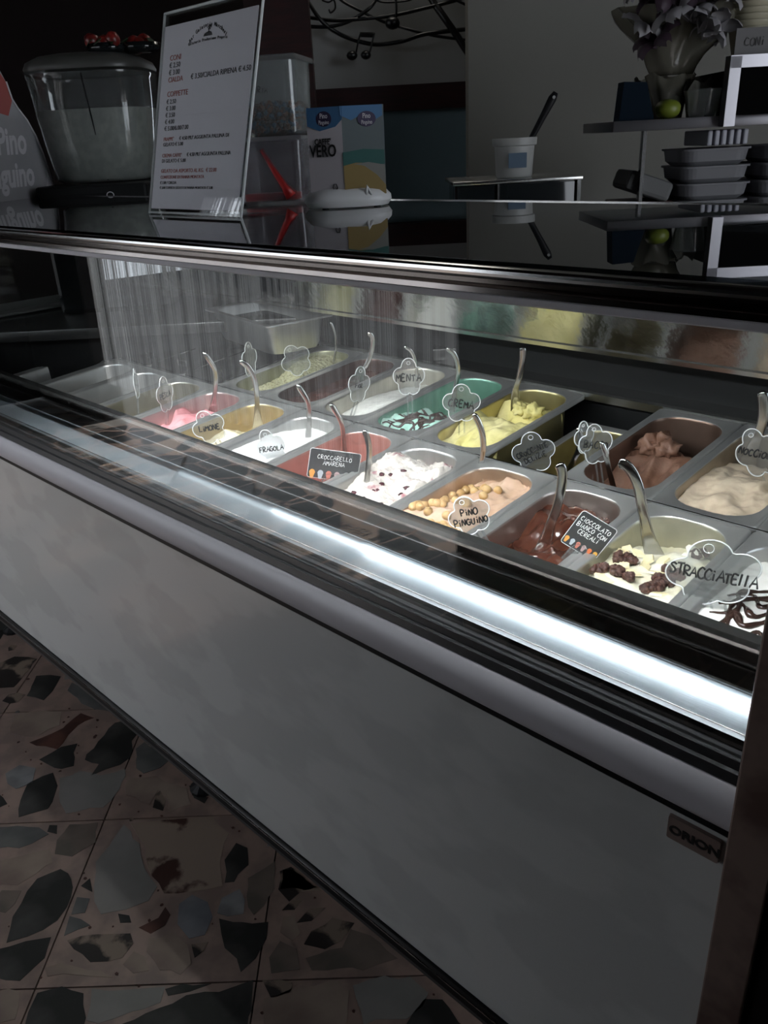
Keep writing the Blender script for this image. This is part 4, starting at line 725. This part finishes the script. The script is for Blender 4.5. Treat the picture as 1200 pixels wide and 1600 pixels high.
red = [ln('CONI', .105, .765, .0175), ln('CIALDA', .105, .660, .0165), ln('COPPETTE', .105, .590, .0175), ln('FRAPPE\'', .105, .372, .012), ln('CREMA CAFFE\'', .105, .290, .012), ln('GELATO DA ASPORTO AL KG.  € 22.00', .105, .212, .0125), ln('CONFEZIONE DI PANNA MONTATA', .105, .182, .0105)]
blk = [ln('€ 2.50', .105, .730, .0165), ln('€ 3.00', .105, .695, .0165), ln('€ 3.50/CIALDA RIPIENA € 4.50', .355, .660, .0165, .80), ln('€ 2.50', .105, .555, .0145), ln('€ 3.00', .105, .522, .0145), ln('€ 3.50', .105, .489, .0145), ln('€ 4.00', .105, .456, .0145), ln('€ 5.00/6.00/7.00', .105, .423, .0145),
 ln('€ 4.50 PIU\' AGGIUNTA PALLINA DI', .285, .372, .012), ln('GELATO € 5.00', .105, .345, .012), ln('€ 4.50 PIU\' AGGIUNTA PALLINA', .385, .290, .012, .78), ln('DI GELATO € 5.00', .105, .263, .012), ln('€ 3.00 / CIALDA', .105, .155, .0095), ln('€ 3.00 COPERTA GELATO DI PANNA MONTATA € 5.00', .105, .130, .0085)]
merge_text(red, REDINK, 'red_print', sg); merge_text(blk, BODYINK, 'black_print', sg)
arc = []
def arct(s, rad, cy, size, sgn, span):
    n = len(s)
    for i, ch in enumerate(s):
        a = (i-(n-1)/2)/n*span; x = .50*SW+math.sin(a)*rad; y = cy+(math.cos(a)*rad-rad)
        arc.append(((ch, size, MT @ Matrix.Translation((x, y, 0)) @ Matrix.Rotation(-a, 4, 'Z'), BODYINK), dict(align='CENTER', bold=.0001)))
arct('Bar Gelateria Marchesi', .075, .893*SH, .0088, 1, 1.55)
arct('Gelateria Produzione Propria', .6, .828*SH, .0066, 1, .19)
merge_text(arc, BODYINK, 'arched_title', sg)
pm = MB(); c0 = MT @ Matrix.Translation((.5*SW, .858*SH, 0))
pm.prism([(-.013, -.003), (.013, -.003), (.010, .002), (.003, .004), (-.004, .003), (-.010, .001)], .0003, c0)
pm.tube([c0 @ Vector((.001, .002, .0002)), c0 @ Vector((.003, .010, .0002))], .0007, 5)
for k in range(6): a = k*PI/3; pm.tube([c0 @ Vector((.003, .010, .0002)), c0 @ Vector((.003+math.cos(a)*.004, .011+math.sin(a)*.003, .0002)), c0 @ Vector((.003+math.cos(a)*.006, .009+math.sin(a)*.003, .0002))], .0006, 4)
pm.build('palm_picture', BODYINK, sg)
# cut-out advertising sign at the far left
CUTG = mat('grey_print', (.30, .30, .31), .4, var=(.36, .35, .36), scale=5); CUTW = mat('white_print', (.62, .60, .62), .5)
cs0 = Vector((-2.195, .095, ZT)); cex = (Vector((-2.195, .095, 0))-Vector((-2.05, -.136, 0))).normalized()
M = frame(cs0, cex, (0, 0, 1))
cu = thing('advertising_cutout', 'curved grey cut-out sign with white script at far left', 'sign', cs0+cex*-.2)
out = [(-.42, 0), (0, 0), (-.004, .03), (-.012, .075), (-.024, .120), (-.042, .165), (-.068, .205), (-.100, .235), (-.118, .258), (-.128, .30), (-.155, .345), (-.20, .37), (-.26, .37), (-.32, .33), (-.36, .27), (-.40, .2), (-.42, .1)]
MB().prism(out, .005, M @ Matrix.Translation((0, 0, -.005))).build('cutout_board', CUTG, cu)
inn = [(x*.985-.002, y*.97+.004) for x, y in out]
ed = MB(); ed.tube([M @ Vector((x, y, .0)) for x, y in out[1:10]], .0035, 6); ed.build('white_border', CUTW, cu)
text('Pino', .095, M @ Matrix.Translation((-.235, .120, .0006)), CUTW, 'script_lettering', cu, sx=.80, shear=.25, bold=.003)
text('Pinguino', .088, M @ Matrix.Translation((-.335, .036, .0006)), CUTW, 'script_lettering', cu, sx=.80, shear=.25, bold=.003)
MB().prism([(-.30, .24), (-.15, .215), (-.118, .255), (-.13, .30), (-.16, .335), (-.24, .34)], .0006, M).build('red_print_patch', mat('red_print', (.38, .07, .06), .5), cu)
MB().prism([(-.05, .0), (0, 0), (-.02, .07), (-.032, .045)], .0008, M).build('white_wave', CUTW, cu)
# stacked clear buckets with sprinkles and a red scoop
bx = (RV*1).copy()
def rr_cont(name, c, hx, hy, z0, z1, mt, par, th=.0015, r=.02, ax=None, fl=.94):
    ax = ax or ex; ay = Vector((-ax.y, ax.x, 0)); rings = []
    def ring(s, z): rings.append([c+ax*x*s+ay*y*s+Vector((0, 0, z)) for x, y in rrect(hx, hy, r, 5)])
    ring(fl*.9, z0); ring(fl, z0+.006); ring(1, z1); ring(.975, z1); ring(fl*.97, z0+.008); ring(fl*.87, z0+.003)
    V = [v for q in rings for v in q]; N = len(rings[0]); Fs = [(i*N+k, i*N+(k+1) % N, (i+1)*N+(k+1) % N, (i+1)*N+k) for i in range(len(rings)-1) for k in range(N)]
    Fs += [tuple(range(N))[::-1], tuple((len(rings)-1)*N+k for k in range(N))]
    o = mesh(name, V, Fs, mt, par); return sharp(o, 40)
bc = Vector((-1.003, .000, ZT)); bax = Vector((.83, .56, 0)).normalized()
CLR = clear('clear_plastic', (.86, .88, .88), 1, 1.5, .03, .15, (.75, .8, .8)); MILKT = clear('thin_milky_plastic', (.85, .85, .86), 1, 1.45, .08, .22, (.62, .62, .66)); MILK = clear('milky_plastic', (.8, .8, .8), 1, 1.45, .1, .55, (.62, .62, .66))
b1 = thing('milky_container', 'milky square container with a red scoop inside', 'container', bc)
rr_cont('container_body', bc, .070, .066, 0, .115, MILKT, b1, ax=bax)
MB().box((-.073, -.069, .112), (.073, .069, .120), frame(bc, bax, (-bax.y, bax.x, 0)), .002).build('container_lid', MILK, b1)
RS = mat('red_plastic', (.85, .05, .05), .3, emit=None)
sc = MB(); Mb = frame(bc, bax, (-bax.y, bax.x, 0))
sc.tube([Mb @ Vector(v) for v in ((-.010, -.060, .098), (.012, -.060, .06), (.030, -.058, .030), (.040, -.055, .014))], [.004, .006, .008, .014], 8)
sc.box((-.055, -.056, .006), (.050, -.010, .020), Mb, .004)
o = sc.build('serving_scoop', RS, None, smooth=True); tag(o, 'red plastic scoop lying in the milky container', 'scoop')
b2 = thing('sprinkle_container', 'tall clear container of mixed brown sprinkles', 'container', bc+Vector((0, 0, .1205)))
c2 = bc+Vector((0, 0, .1205)); rr_cont('container_body', c2, .068, .064, 0, .125, CLR, b2, ax=bax, fl=.96)
MB().box((-.072, -.068, .1245), (.072, .068, .134), frame(c2, bax, (-bax.y, bax.x, 0)), .002).build('container_lid', CLR, b2)
Mc = frame(c2, bax, (-bax.y, bax.x, 0)); fm = [mat('sprinkle_orange', (.20, .05, .015), .5), mat('sprinkle_brown', (.08, .03, .02), .5), mat('sprinkle_blue', (.05, .09, .16), .5)]
for mi, fmm in enumerate(fm):
    sp_ = MB()
    for i in range(170): sp_.blob(Mc @ Vector((rng.uniform(-.058, .058), rng.uniform(-.054, .054), rng.uniform(.008, .058))), rng.uniform(.003, .0055), i, .5, 1)
    o = sp_.build('sprinkles', fmm, b2); o['kind'] = 'stuff'
writing(['VARIA'], .011, Mc @ frame((0, -.0705, .078), (1, 0, 0), (0, 0, 1)), INK, b2, .0011)
# napkin and coffee advert dispenser
d0 = Vector((-.745, -.048, ZT)); dax = Vector((.72, .69, 0)).normalized(); day = Vector((-dax.y, dax.x, 0)); M = frame(d0, dax, day)
dp = thing('napkin_dispenser', 'white based dispenser with coffee and beach adverts behind clear sheets', 'dispenser', d0)
base = MB(); base.lathe([(.066, .002), (.071, .010), (.070, .018), (.062, .027), (.045, .033), (.02, .036)], M @ Matrix.Translation((-.006, 0, 0)) @ Matrix.Diagonal((1.08, .86, 1, 1)), 36, .35); sharp(base.build('dispenser_base', WHITEP, dp), 40)
for sx_ in (-1, 1): 
    for sy in (-1, 1): MB().lathe([(.006, 0), (.006, .003)], M @ Matrix.Translation((.045*sx_, .03*sy, 0)), 8).build('rubber_foot', BLACK, dp)
def quadp(name, a, b, h0, h1, tin, mt, par, th=.0012):
    a, b = Vector(a), Vector(b); e = (b-a).normalized(); n_ = e.cross(Vector((0, 0, 1))); top = Vector((0, 0, h1))
    V = [a+Vector((0, 0, h0)), b+Vector((0, 0, h0)), b+tin+top, a+tin+top]; V += [v-n_*th for v in V]
    return mesh(name, V, [(0, 1, 2, 3), (4, 7, 6, 5), (0, 4, 5, 1), (1, 5, 6, 2), (2, 6, 7, 3), (3, 7, 4, 0)], mt, par)
H = .158
A_, B__, C_ = M @ Vector((-.068, -.030, 0)), M @ Vector((-.008, -.046, 0)), M @ Vector((.062, -.034, 0))
A_.z = B__.z = C_.z = ZT; D_ = M @ Vector((.055, .04, 0)); E_ = M @ Vector((-.06, .04, 0)); D_.z = E_.z = ZT
tin = (d0-(A_+C_)/2)*.30
PINKW = mat('pinkish_white_print', (.50, .46, .48), .5); SKYB = mat('blue_print', (.05, .14, .27), .5); SKYP = mat('grey_blue_print', (.09, .11, .115), .5); SEA = mat('sea_print', (.015, .085, .075), .5); SAND = mat('sand_print', (.22, .15, .045), .5); FOAM = mat('foam_print', (.17, .165, .15), .5); LOGO = mat('dark_oval_print', (.04, .03, .07), .5)
quadp('left_advert', A_, B__, .02, H, tin, PINKW, dp); quadp('beach_advert', B__, C_, .02, H, tin, SKYP, dp)
quadp('back_board', D_, E_, .02, H, tin*0, PINKW, dp)
def adm(a, b):
    e = (b-a); n_ = e.normalized().cross(Vector((0, 0, 1))); O = a+Vector((0, 0, .02))+n_*.0006; upv = (Vector((0, 0, H-.02))+tin); W_ = e.length
    return frame(O, e, upv), W_, upv.length
ML, WL, HL = adm(A_, B__); MR, WR, HR = adm(B__, C_)
MB().prism([(0, HL*.80), (WL*.35, HL*.74), (WL*.8, HL*.78), (WL, HL*.86), (WL, HL), (0, HL)], .0004, ML).build('blue_print_band', SKYB, dp)
MB().prism([(0, HR*.90), (WR*.25, HR*.84), (WR*.5, HR*.90), (WR*.75, HR*.82), (WR, HR*.88), (WR, HR), (0, HR)], .0004, MR).build('blue_print_band', SKYB, dp)
MB().prism([(0, HR*.34), (WR, HR*.34), (WR, HR*.50), (WR*.5, HR*.52), (0, HR*.49)], .0003, MR).build('sea_picture', SEA, dp)
MB().prism([(0, 0), (WR, 0), (WR, HR*.30), (WR*.6, HR*.36), (WR*.3, HR*.37), (0, HR*.34)], .0005, MR).build('sand_picture', SAND, dp)
MB().prism([(WR*.25, HR*.355), (WR*.5, HR*.33), (WR*.8, HR*.22), (WR, HR*.1), (WR, HR*.33), (WR*.6, HR*.37)], .0006, MR).build('foam_picture', FOAM, dp)
for MM_, W_, H_, cx, cy in ((ML, WL, HL, .48, .87), (MR, WR, HR, .62, .85)):
    MB().prism([(W_*cx+math.cos(a)*W_*.22, H_*cy+math.sin(a)*H_*.085) for a in [k*PI/10 for k in range(20)]], .0008, MM_).build('oval_badge', LOGO, dp)
    merge_text([(('Pino', .011, MM_ @ Matrix.Translation((W_*cx, H_*cy+.001, .001)), CUTW), dict(align='CENTER', sx=.7)), (('Pinguino', .009, MM_ @ Matrix.Translation((W_*cx, H_*cy-.008, .001)), CUTW), dict(align='CENTER', sx=.6))], CUTW, 'badge_lettering', dp)
text('CAFFE\'', .013, ML @ Matrix.Translation((WL*.42, HL*.590, .0008)), INK, 'coffee_lettering', dp, 'CENTER', .75, .0002)
text('VERO', .026, ML @ Matrix.Translation((WL*.42, HL*.455, .0008)), INK, 'coffee_lettering', dp, 'CENTER', .72, .0006)
MB().tube([ML @ Vector((WL*.72+math.cos(a)*.004, HL*.10+math.sin(a)*.006, .0008)) for a in [k*PI/3 for k in range(7)]], .0008, 5).build('recycling_mark', INK, dp)
MB().tube([M @ Vector((.028, -.052, .018)), M @ Vector((.030, -.053, .034)), M @ Vector((.036, -.050, .020))], [.004, .003, .004], 8).build('napkin_peg', WHITEP, dp, smooth=True)
# ================================================================== BEHIND THE CASE
DKTOP = mat('dark_worktop', (.03, .03, .03), .25)
bcn = thing('back_counter', 'dark work counter behind the display case', 'counter', RM(-.2, 2.6, -.82))
rbox('worktop', -1.8, 1.8, 2.28, 2.99, .07, .10, DKTOP, bcn, .003)
rbox('counter_body', -1.78, 1.78, 2.32, 2.93, -.82, .07, CASEIN, bcn)
# whipped cream machine with clear bowl
mc = thing('slush_machine', 'machine with clear bowl of white slush and grey lid behind the counter', 'machine', RM(-.838, 2.70, .10))
Mm = frame(RM(-.838, 2.70, 0), RV, FV)
MB().box((-.165, -.19, .10), (.165, .26, .420), Mm, .015).build('machine_body', BGLOSS, mc)
MB().box((-.16, -.205, .40), (.16, .25, .462), Mm, .008).build('front_console', CASEIN, mc)
MB().box((-.09, -.2065, .425), (.06, -.205, .440), Mm).build('control_strip', BLACK, mc)
sl = mat('white_slush', (.27, .275, .25), .5, var=(.22, .225, .21), scale=40, bump=.3)
rgs = [(.120, .464), (.138, .475), (.150, .56), (.160, .655)]
o = MB().lathe([(r*.985, z+.002) for r, z in rgs]+[(.158, .658), (.10, .650)], Mm, 36, .55).build('white_slush', sl, mc, smooth=True)
BOWL = clear('bowl_plastic', (.9, .92, .92), 1., 1.5, .02, .08, (.7, .75, .75))
ob = MB(); ob.lathe([(.124, .463), (.142, .475), (.153, .56), (.163, .655), (.168, .735), (.172, .742), (.172, .750), (.169, .750)], Mm, 36, .55); sharp(ob.build('clear_bowl', BOWL, mc), 60)
MB().tube([Mm @ Vector((.02, -.171, .745)), Mm @ Vector((.025, -.150, .60)), Mm @ Vector((.03, -.125, .47))], .0022, 6).build('bowl_seam', BLACK, mc)
ld = MB(); ld.lathe([(.172, .757), (.174, .764), (.166, .780), (.135, .795), (.09, .803), (.04, .806)], Mm, 36, .5); sharp(ld.build('grey_lid', mat('grey_lid_plastic', (.06, .06, .055), .4), mc), 50)
ring = MB(); ring.tube([Mm @ Vector((.055+math.cos(a)*.010, -.2075, .4325+math.sin(a)*.008)) for a in [k*PI/6 for k in range(13)]], .0012, 5); ring.build('warning_mark', WHITEP, mc)
REDC = mat('dark_red_fruit', (.20, .015, .012), .35, var=(.10, .01, .008), scale=30); LEAF = mat('dark_leaf', (.015, .04, .015), .5)
for (r, f, n_, lbl) in ((-.765, 2.64, 9, 'punnet of red strawberries with green leaves on the machine lid'), (-.675, 2.66, 5, 'smaller heap of red fruit at the right side of the machine lid')):
    t = thing('strawberry_punnet', lbl, 'fruit', RM(r, f, .80), 'red fruit on the machine lid'); Mj = frame(RM(r, f, 0), RV, FV)
    MB().lathe([(.040, 0.796), (.055, 0.802), (.058, 0.820), (.055, 0.818), (.040, 0.802)], Mj, 20).build('dish', BGLOSS, t, smooth=True)
    for i in range(n_):
        a = i*.7; MB().blob(Mj @ Vector((math.cos(a)*.036*(i % 3)/2, -.01+math.sin(a)*.036*(i % 3)/2, .815+.006*(i % 3))), .021, i, .15, 2).build('strawberry', REDC, t, smooth=True)
    for i in range(n_):
        a = i*.95; c_ = Mj @ Vector((math.cos(a)*.030, math.sin(a)*.030-.02, .830)); MB().prism([(0, -.005), (.014, -.009), (.030, 0), (.014, .009), (0, .005)], .0015, Matrix.Translation(c_) @ Matrix.Rotation(a, 4, 'Z') @ Matrix.Rotation(.6, 4, 'Y')).build('leaf', LEAF, t)
# wrought iron decoration on the grey wall
IRON = mat('black_iron', (.004, .004, .005), .35)
art = thing('iron_wall_art', 'black wrought iron swirls with music notes on the grey wall', 'wall art', RM(.1, 3.44, .9))
for pts, r in DATA['iron']: MB().tube(spline([Vector(q)+FV*rng.uniform(-.01, .02) for q in pts], 6), r*.8, 8).build('iron_bar', IRON, art, smooth=True)
for c, r in DATA['heads']: MB().blob(c, r, 0, 0, 2, (1.15, 1.15, .9)).build('note_head', IRON, art, smooth=True)
# box with tub and spatula
bb = thing('black_appliance', 'glossy black box appliance with metal rim under a white tub', 'appliance', RM(.307, 2.10, .10))
Q = 2.0
rbox('appliance_body', .168, .452, 2.03, 2.27, .07, .432, BGLOSS, bb, .004)
rbox('metal_rim', .158, .458, 2.02, 2.28, .432, .440, STEEL, bb, .002)
rbox('corner_post', .446, .454, 2.022, 2.03, .10, .432, CHROME, bb)
rbox('corner_post', .262, .266, 2.024, 2.03, .10, .432, CHROME, bb)
bcn2 = thing('side_counter', 'dark low counter carrying the black appliance and the steel shelf', 'counter', RM(.9, 2.1, -.82))
rbox('worktop', .10, 2.0, 1.96, 2.279, .04, .069, DKTOP, bcn2, .003); rbox('counter_body', .12, 1.98, 2.0, 2.27, -.82, .04, CASEIN, bcn2)
tb_ = thing('white_tub', 'white plastic tub with blue label on the black appliance', 'tub', RM(.312, 2.11, .4405)); Mt = frame(RM(.312, 2.11, .4405), RV, FV)
GW = mat('greyish_plastic', (.27, .27, .26), .5)
sharp(MB().lathe([(.040, 0), (.043, .004), (.047, .068), (.052, .070), (.053, .086), (.050, .086), (.047, .080), (.043, .010)], Mt, 28).build('tub_body', GW, tb_), 45)
MB().box((-.020, -.0485, .022), (.022, -.0455, .054), Mt).build('blue_label', mat('blue_label_print', (.05, .085, .13), .5), tb_)
sk = thing('kitchen_spatula', 'black handled spatula leaning in the white tub', 'spatula', RM(.345, 2.11, .47))
pts = [RM(.330, 2.11, .46), RM(.352, 2.105, .525), RM(.378, 2.10, .572), RM(.396, 2.098, .605), RM(.403, 2.097, .617)]
MB().tube(pts, [.006, .007, .008, .010, .006], 10, .5).build('handle', BLACK, sk, smooth=True)
MB().lathe([(.0035, -.001), (.0035, .001)], frame(RM(.398, 2.090, .607), RV, (0, 0, 1)), 10).build('hanging_hole', GW, sk)
# steel shelf unit on the right
sh = thing('steel_shelf', 'steel shelf with square frame at the upper right', 'shelf', RM(.9, 2.06, .10))
SHST = mat('shelf_steel', (.34, .33, .35), .3, 1.)
rbox('shelf_board', .515, 1.6, 2.00, 2.30, .527, .549, SHST, sh, .001)
rbox('frame_post', .748, .772, 1.97, 2.00, .527, .662, SHST, sh); rbox('frame_bar', .748, 1.25, 1.97, 2.00, .640, .664, SHST, sh)
rbox('frame_box', .772, 1.25, 1.975, 2.29, .549, .640, mat('matt_black', (.003, .003, .003), .9, spec=.02), sh)
rbox('support', .598, .606, 2.05, 2.07, .07, .527, CHROME, sh); rbox('support', 1.4, 1.41, 2.05, 2.07, .07, .527, CHROME, sh)
def small(name, label, cat, mb, mt, group=None, smooth=True): 
    o = mb.build(name, mt, smooth=smooth); return tag(o, label, cat, group)
small('small_box', 'small dark blue box at the left end of the steel shelf', 'box', MB().prism([(-.038, 0), (.040, 0), (.018, .075), (-.032, .078)], .05, frame(RM(.570, 2.07, .5495), RV, (0, 0, 1))), mat('dark_blue_box', (.005, .010, .017), .8, spec=.05), smooth=False)
small('lime', 'yellow green lime on the steel shelf', 'fruit', MB().blob(RM(.648, 2.05, .569), .026, 3, .06, 3, (1.1, 1.1, .8)), mat('lime_skin', (.13, .16, .015), .45))
TIS = clear('cellophane_tissue', (.7, .68, .6), .8, 1.4, .15, .8, (.22, .21, .17)); PET = mat('white_petal', (.26, .25, .26), .6); DKP = mat('dark_purple_petal', (.03, .015, .025), .6)
def cone_wrap(mb, c, r0, r1, h, seed, fold=.25, n=40):
    V = []; 
    for j in range(9):
        t = j/8
        for k in range(n):
            a = 2*PI*k/n; r = (r0+(r1-r0)*t)*(1+fold*noise.noise(Vector((math.cos(a)*2+seed, math.sin(a)*2, t*1.5)))+.08*math.sin(a*7+seed+t*3)*t)
            V.append(Vector(c)+RV*math.cos(a)*r+FV*math.sin(a)*r*.7+Vector((0, 0, h*t+.03*t*noise.noise(Vector((a, seed, 1))))))
    mb.add(V, [(j*n+k, j*n+(k+1) % n, (j+1)*n+(k+1) % n, (j+1)*n+k) for j in range(8) for k in range(n)]+[tuple(range(n))[::-1]])
bq = thing('wrapped_bouquet', 'white flowers wrapped in cream tissue above the steel shelf', 'bouquet', RM(.655, 2.10, .5495))
wb = MB(); cone_wrap(wb, RM(.665, 2.10, .5495), .028, .055, .09, 2); cone_wrap(wb, RM(.665, 2.10, .64), .045, .125, .14, 5, .4); wb.build('tissue_wrap', TIS, bq, smooth=True)
for i in range(26):
    a = rng.uniform(0, 6.28); d = rng.uniform(.02, .12); c = RM(.650+math.cos(a)*d, 2.03+math.sin(a)*d*.4, .76+rng.uniform(-.06, .08)); f = MB()
    tilt_ = Matrix.Rotation(rng.uniform(-.8, .8), 4, 'X') @ Matrix.Rotation(rng.uniform(-.8, .8), 4, 'Y')
    for k in range(5):
        M = Matrix.Translation(c) @ tilt_ @ Matrix.Rotation(k*1.256+i, 4, 'Z'); V = []
        for a_ in range(6):
            t_ = a_/5; w_ = .021*math.sin(PI*(.08+.86*t_))**.7
            for b_ in range(5):
                q = (b_-2)/2; V.append(M @ Vector((.056*t_, q*w_, .022*math.sin(t_*2.6)-.010*q*q+.004*noise.noise(Vector((t_*4, q*3, i+k))))))
        f.add(V, [(a_*5+b_, a_*5+b_+1, a_*5+b_+6, a_*5+b_+5) for a_ in range(5) for b_ in range(4)])
    f.build('flower', PET if i % 3 else DKP, bq, smooth=True)
for i, (r, z, hh_, w_, l) in enumerate(((.625, .5495, .085, .030, 'folded cream paper bag, left one on the steel shelf'), (.675, .5495, .080, .026, 'folded cream paper bag behind the lime'), (.715, .5495, .07, .028, 'cream paper bag beside the square frame'))):
    mb = MB(); c = RM(r, 2.12-.03*i, z)
    cone_wrap(mb, c, w_*.7, w_*1.1, hh_, 10+i, .3, 24); o = mb.build('paper_bag', mat('cream_paper', (.17, .165, .14), .8) if i == 0 else bpy.data.materials['cream_paper'], smooth=True); tag(o, l, 'bag', 'cream paper bags on the shelf')
small('clear_tub', 'small clear plastic tub on the shelf beside the frame', 'tub', MB().lathe([(.028, .5495), (.032, .56), (.035, .60), (.037, .605)], frame(RM(.722, 2.035, 0), RV, FV), 20), CLR)
cs = thing('paper_card', 'grey card with black handwriting standing on the steel frame', 'card', RM(.83, 2.02, .665))
rbox('card_sheet', .765, .92, 2.0, 2.003, .6645, .716, mat('grey_card', (.12, .115, .115), .7), cs)
writing(['CONI'], .016, frame(RM(.806, 1.9985, .690), RV, (0, 0, 1)), INK, cs, .0012)
CUPM = mat('cream_cup', (.36, .33, .24), .6)
for i in range(9):
    z = .6645+i*.012; o = MB().lathe([(.030, z), (.042, z+.05), (.045, z+.053), (.045, z+.057), (.041, z+.057), (.029, z+.004)], frame(RM(.815, 2.06, 0), RV, FV), 24).build('cup', CUPM, smooth=True); tag(o, 'cream paper cup, %s in the stack at the top right corner' % ('lowest', 'second from below', 'third from below', 'fourth from below', 'fifth from below', 'sixth from below', 'seventh from below', 'second from the top', 'topmost')[i], 'cup', 'stacked cream cups above the frame')
TRM = mat('foam_tray', (.13, .13, .14), .6)
ORD = ['topmost']+[w_+' from the top' for w_ in 'second third fourth fifth sixth seventh eighth ninth tenth'.split()]+['lowest']
for g, (r0, lab, grp) in enumerate(((.775, 'grey foam tray in the left stack under the steel shelf', 'left stack of foam trays'), (.96, 'grey foam tray in the right stack under the steel shelf', 'right stack of foam trays'))):
    for i in range(11):
        z = .07+i*.0375; Mr = frame(RM(r0+rng.uniform(-.004, .004), 2.13, z), RV, FV); mb = MB()
        mb.prism(rrect(.066, .066, .03), .010, Mr, 1.18); mb.prism(rrect(.086, .086, .034), .004, Mr @ Matrix.Translation((0, 0, .0335))); mb.prism(rrect(.078, .078, .034), .0235, Mr @ Matrix.Translation((0, 0, .010)), 1.05)
        o = mb.build('foam_tray', TRM); tag(o, lab+', '+ORD[10-i], 'tray', grp)
fp = MB(); fp.box((-.055, -.07, .0), (.055, .07, .045), frame(RM(.622, 2.14, .385), RV+Vector((0, 0, -.35)), FV), .01); o = small('folded_bag', 'folded grey paper bag left of the foam trays', 'bag', fp, mat('grey_bag', (.10, .10, .10), .7), smooth=False)
bx_ = small('storage_box', 'dark reddish box under the folded paper bag', 'box', MB().box((.56, 2.08, .07), (.69, 2.22, .372), frame(RM(0, 0, 0), RV, FV), .004), WRED, smooth=False)
for i in range(6):
    o = MB().box((.0, 0, 0), (.011, .16, .032), frame(RM(.735+i*.016, 2.02, .4885), RV, FV), .003).build('spoon_pack', mat('pack_print', (.30, .30, .34), .4) if i == 0 else bpy.data.materials['pack_print']); tag(o, ('leftmost', 'second from the left', 'third from the left', 'third from the right', 'second from the right', 'rightmost')[i]+' pale plastic pack between trays and shelf', 'pack', 'plastic packs under the shelf')
# ------------------------------------------------------------------ lift everything so the floor top lies at z = 0; put origins of plain things at their base
for o in list(COL.objects):
    if o.parent is None and o.type in ('MESH', 'EMPTY'):
        if o.type == 'MESH' and o.location.length < 1e-6 and not o.children and o.data.users == 1:
            vs = [v.co for v in o.data.vertices]; lo = Vector([min(v[i] for v in vs) for i in range(3)]); hi = Vector([max(v[i] for v in vs) for i in range(3)])
            c = Vector(((lo.x+hi.x)/2, (lo.y+hi.y)/2, lo.z)); o.data.transform(Matrix.Translation(-c)); o.location = c
        o.location.z += ZF
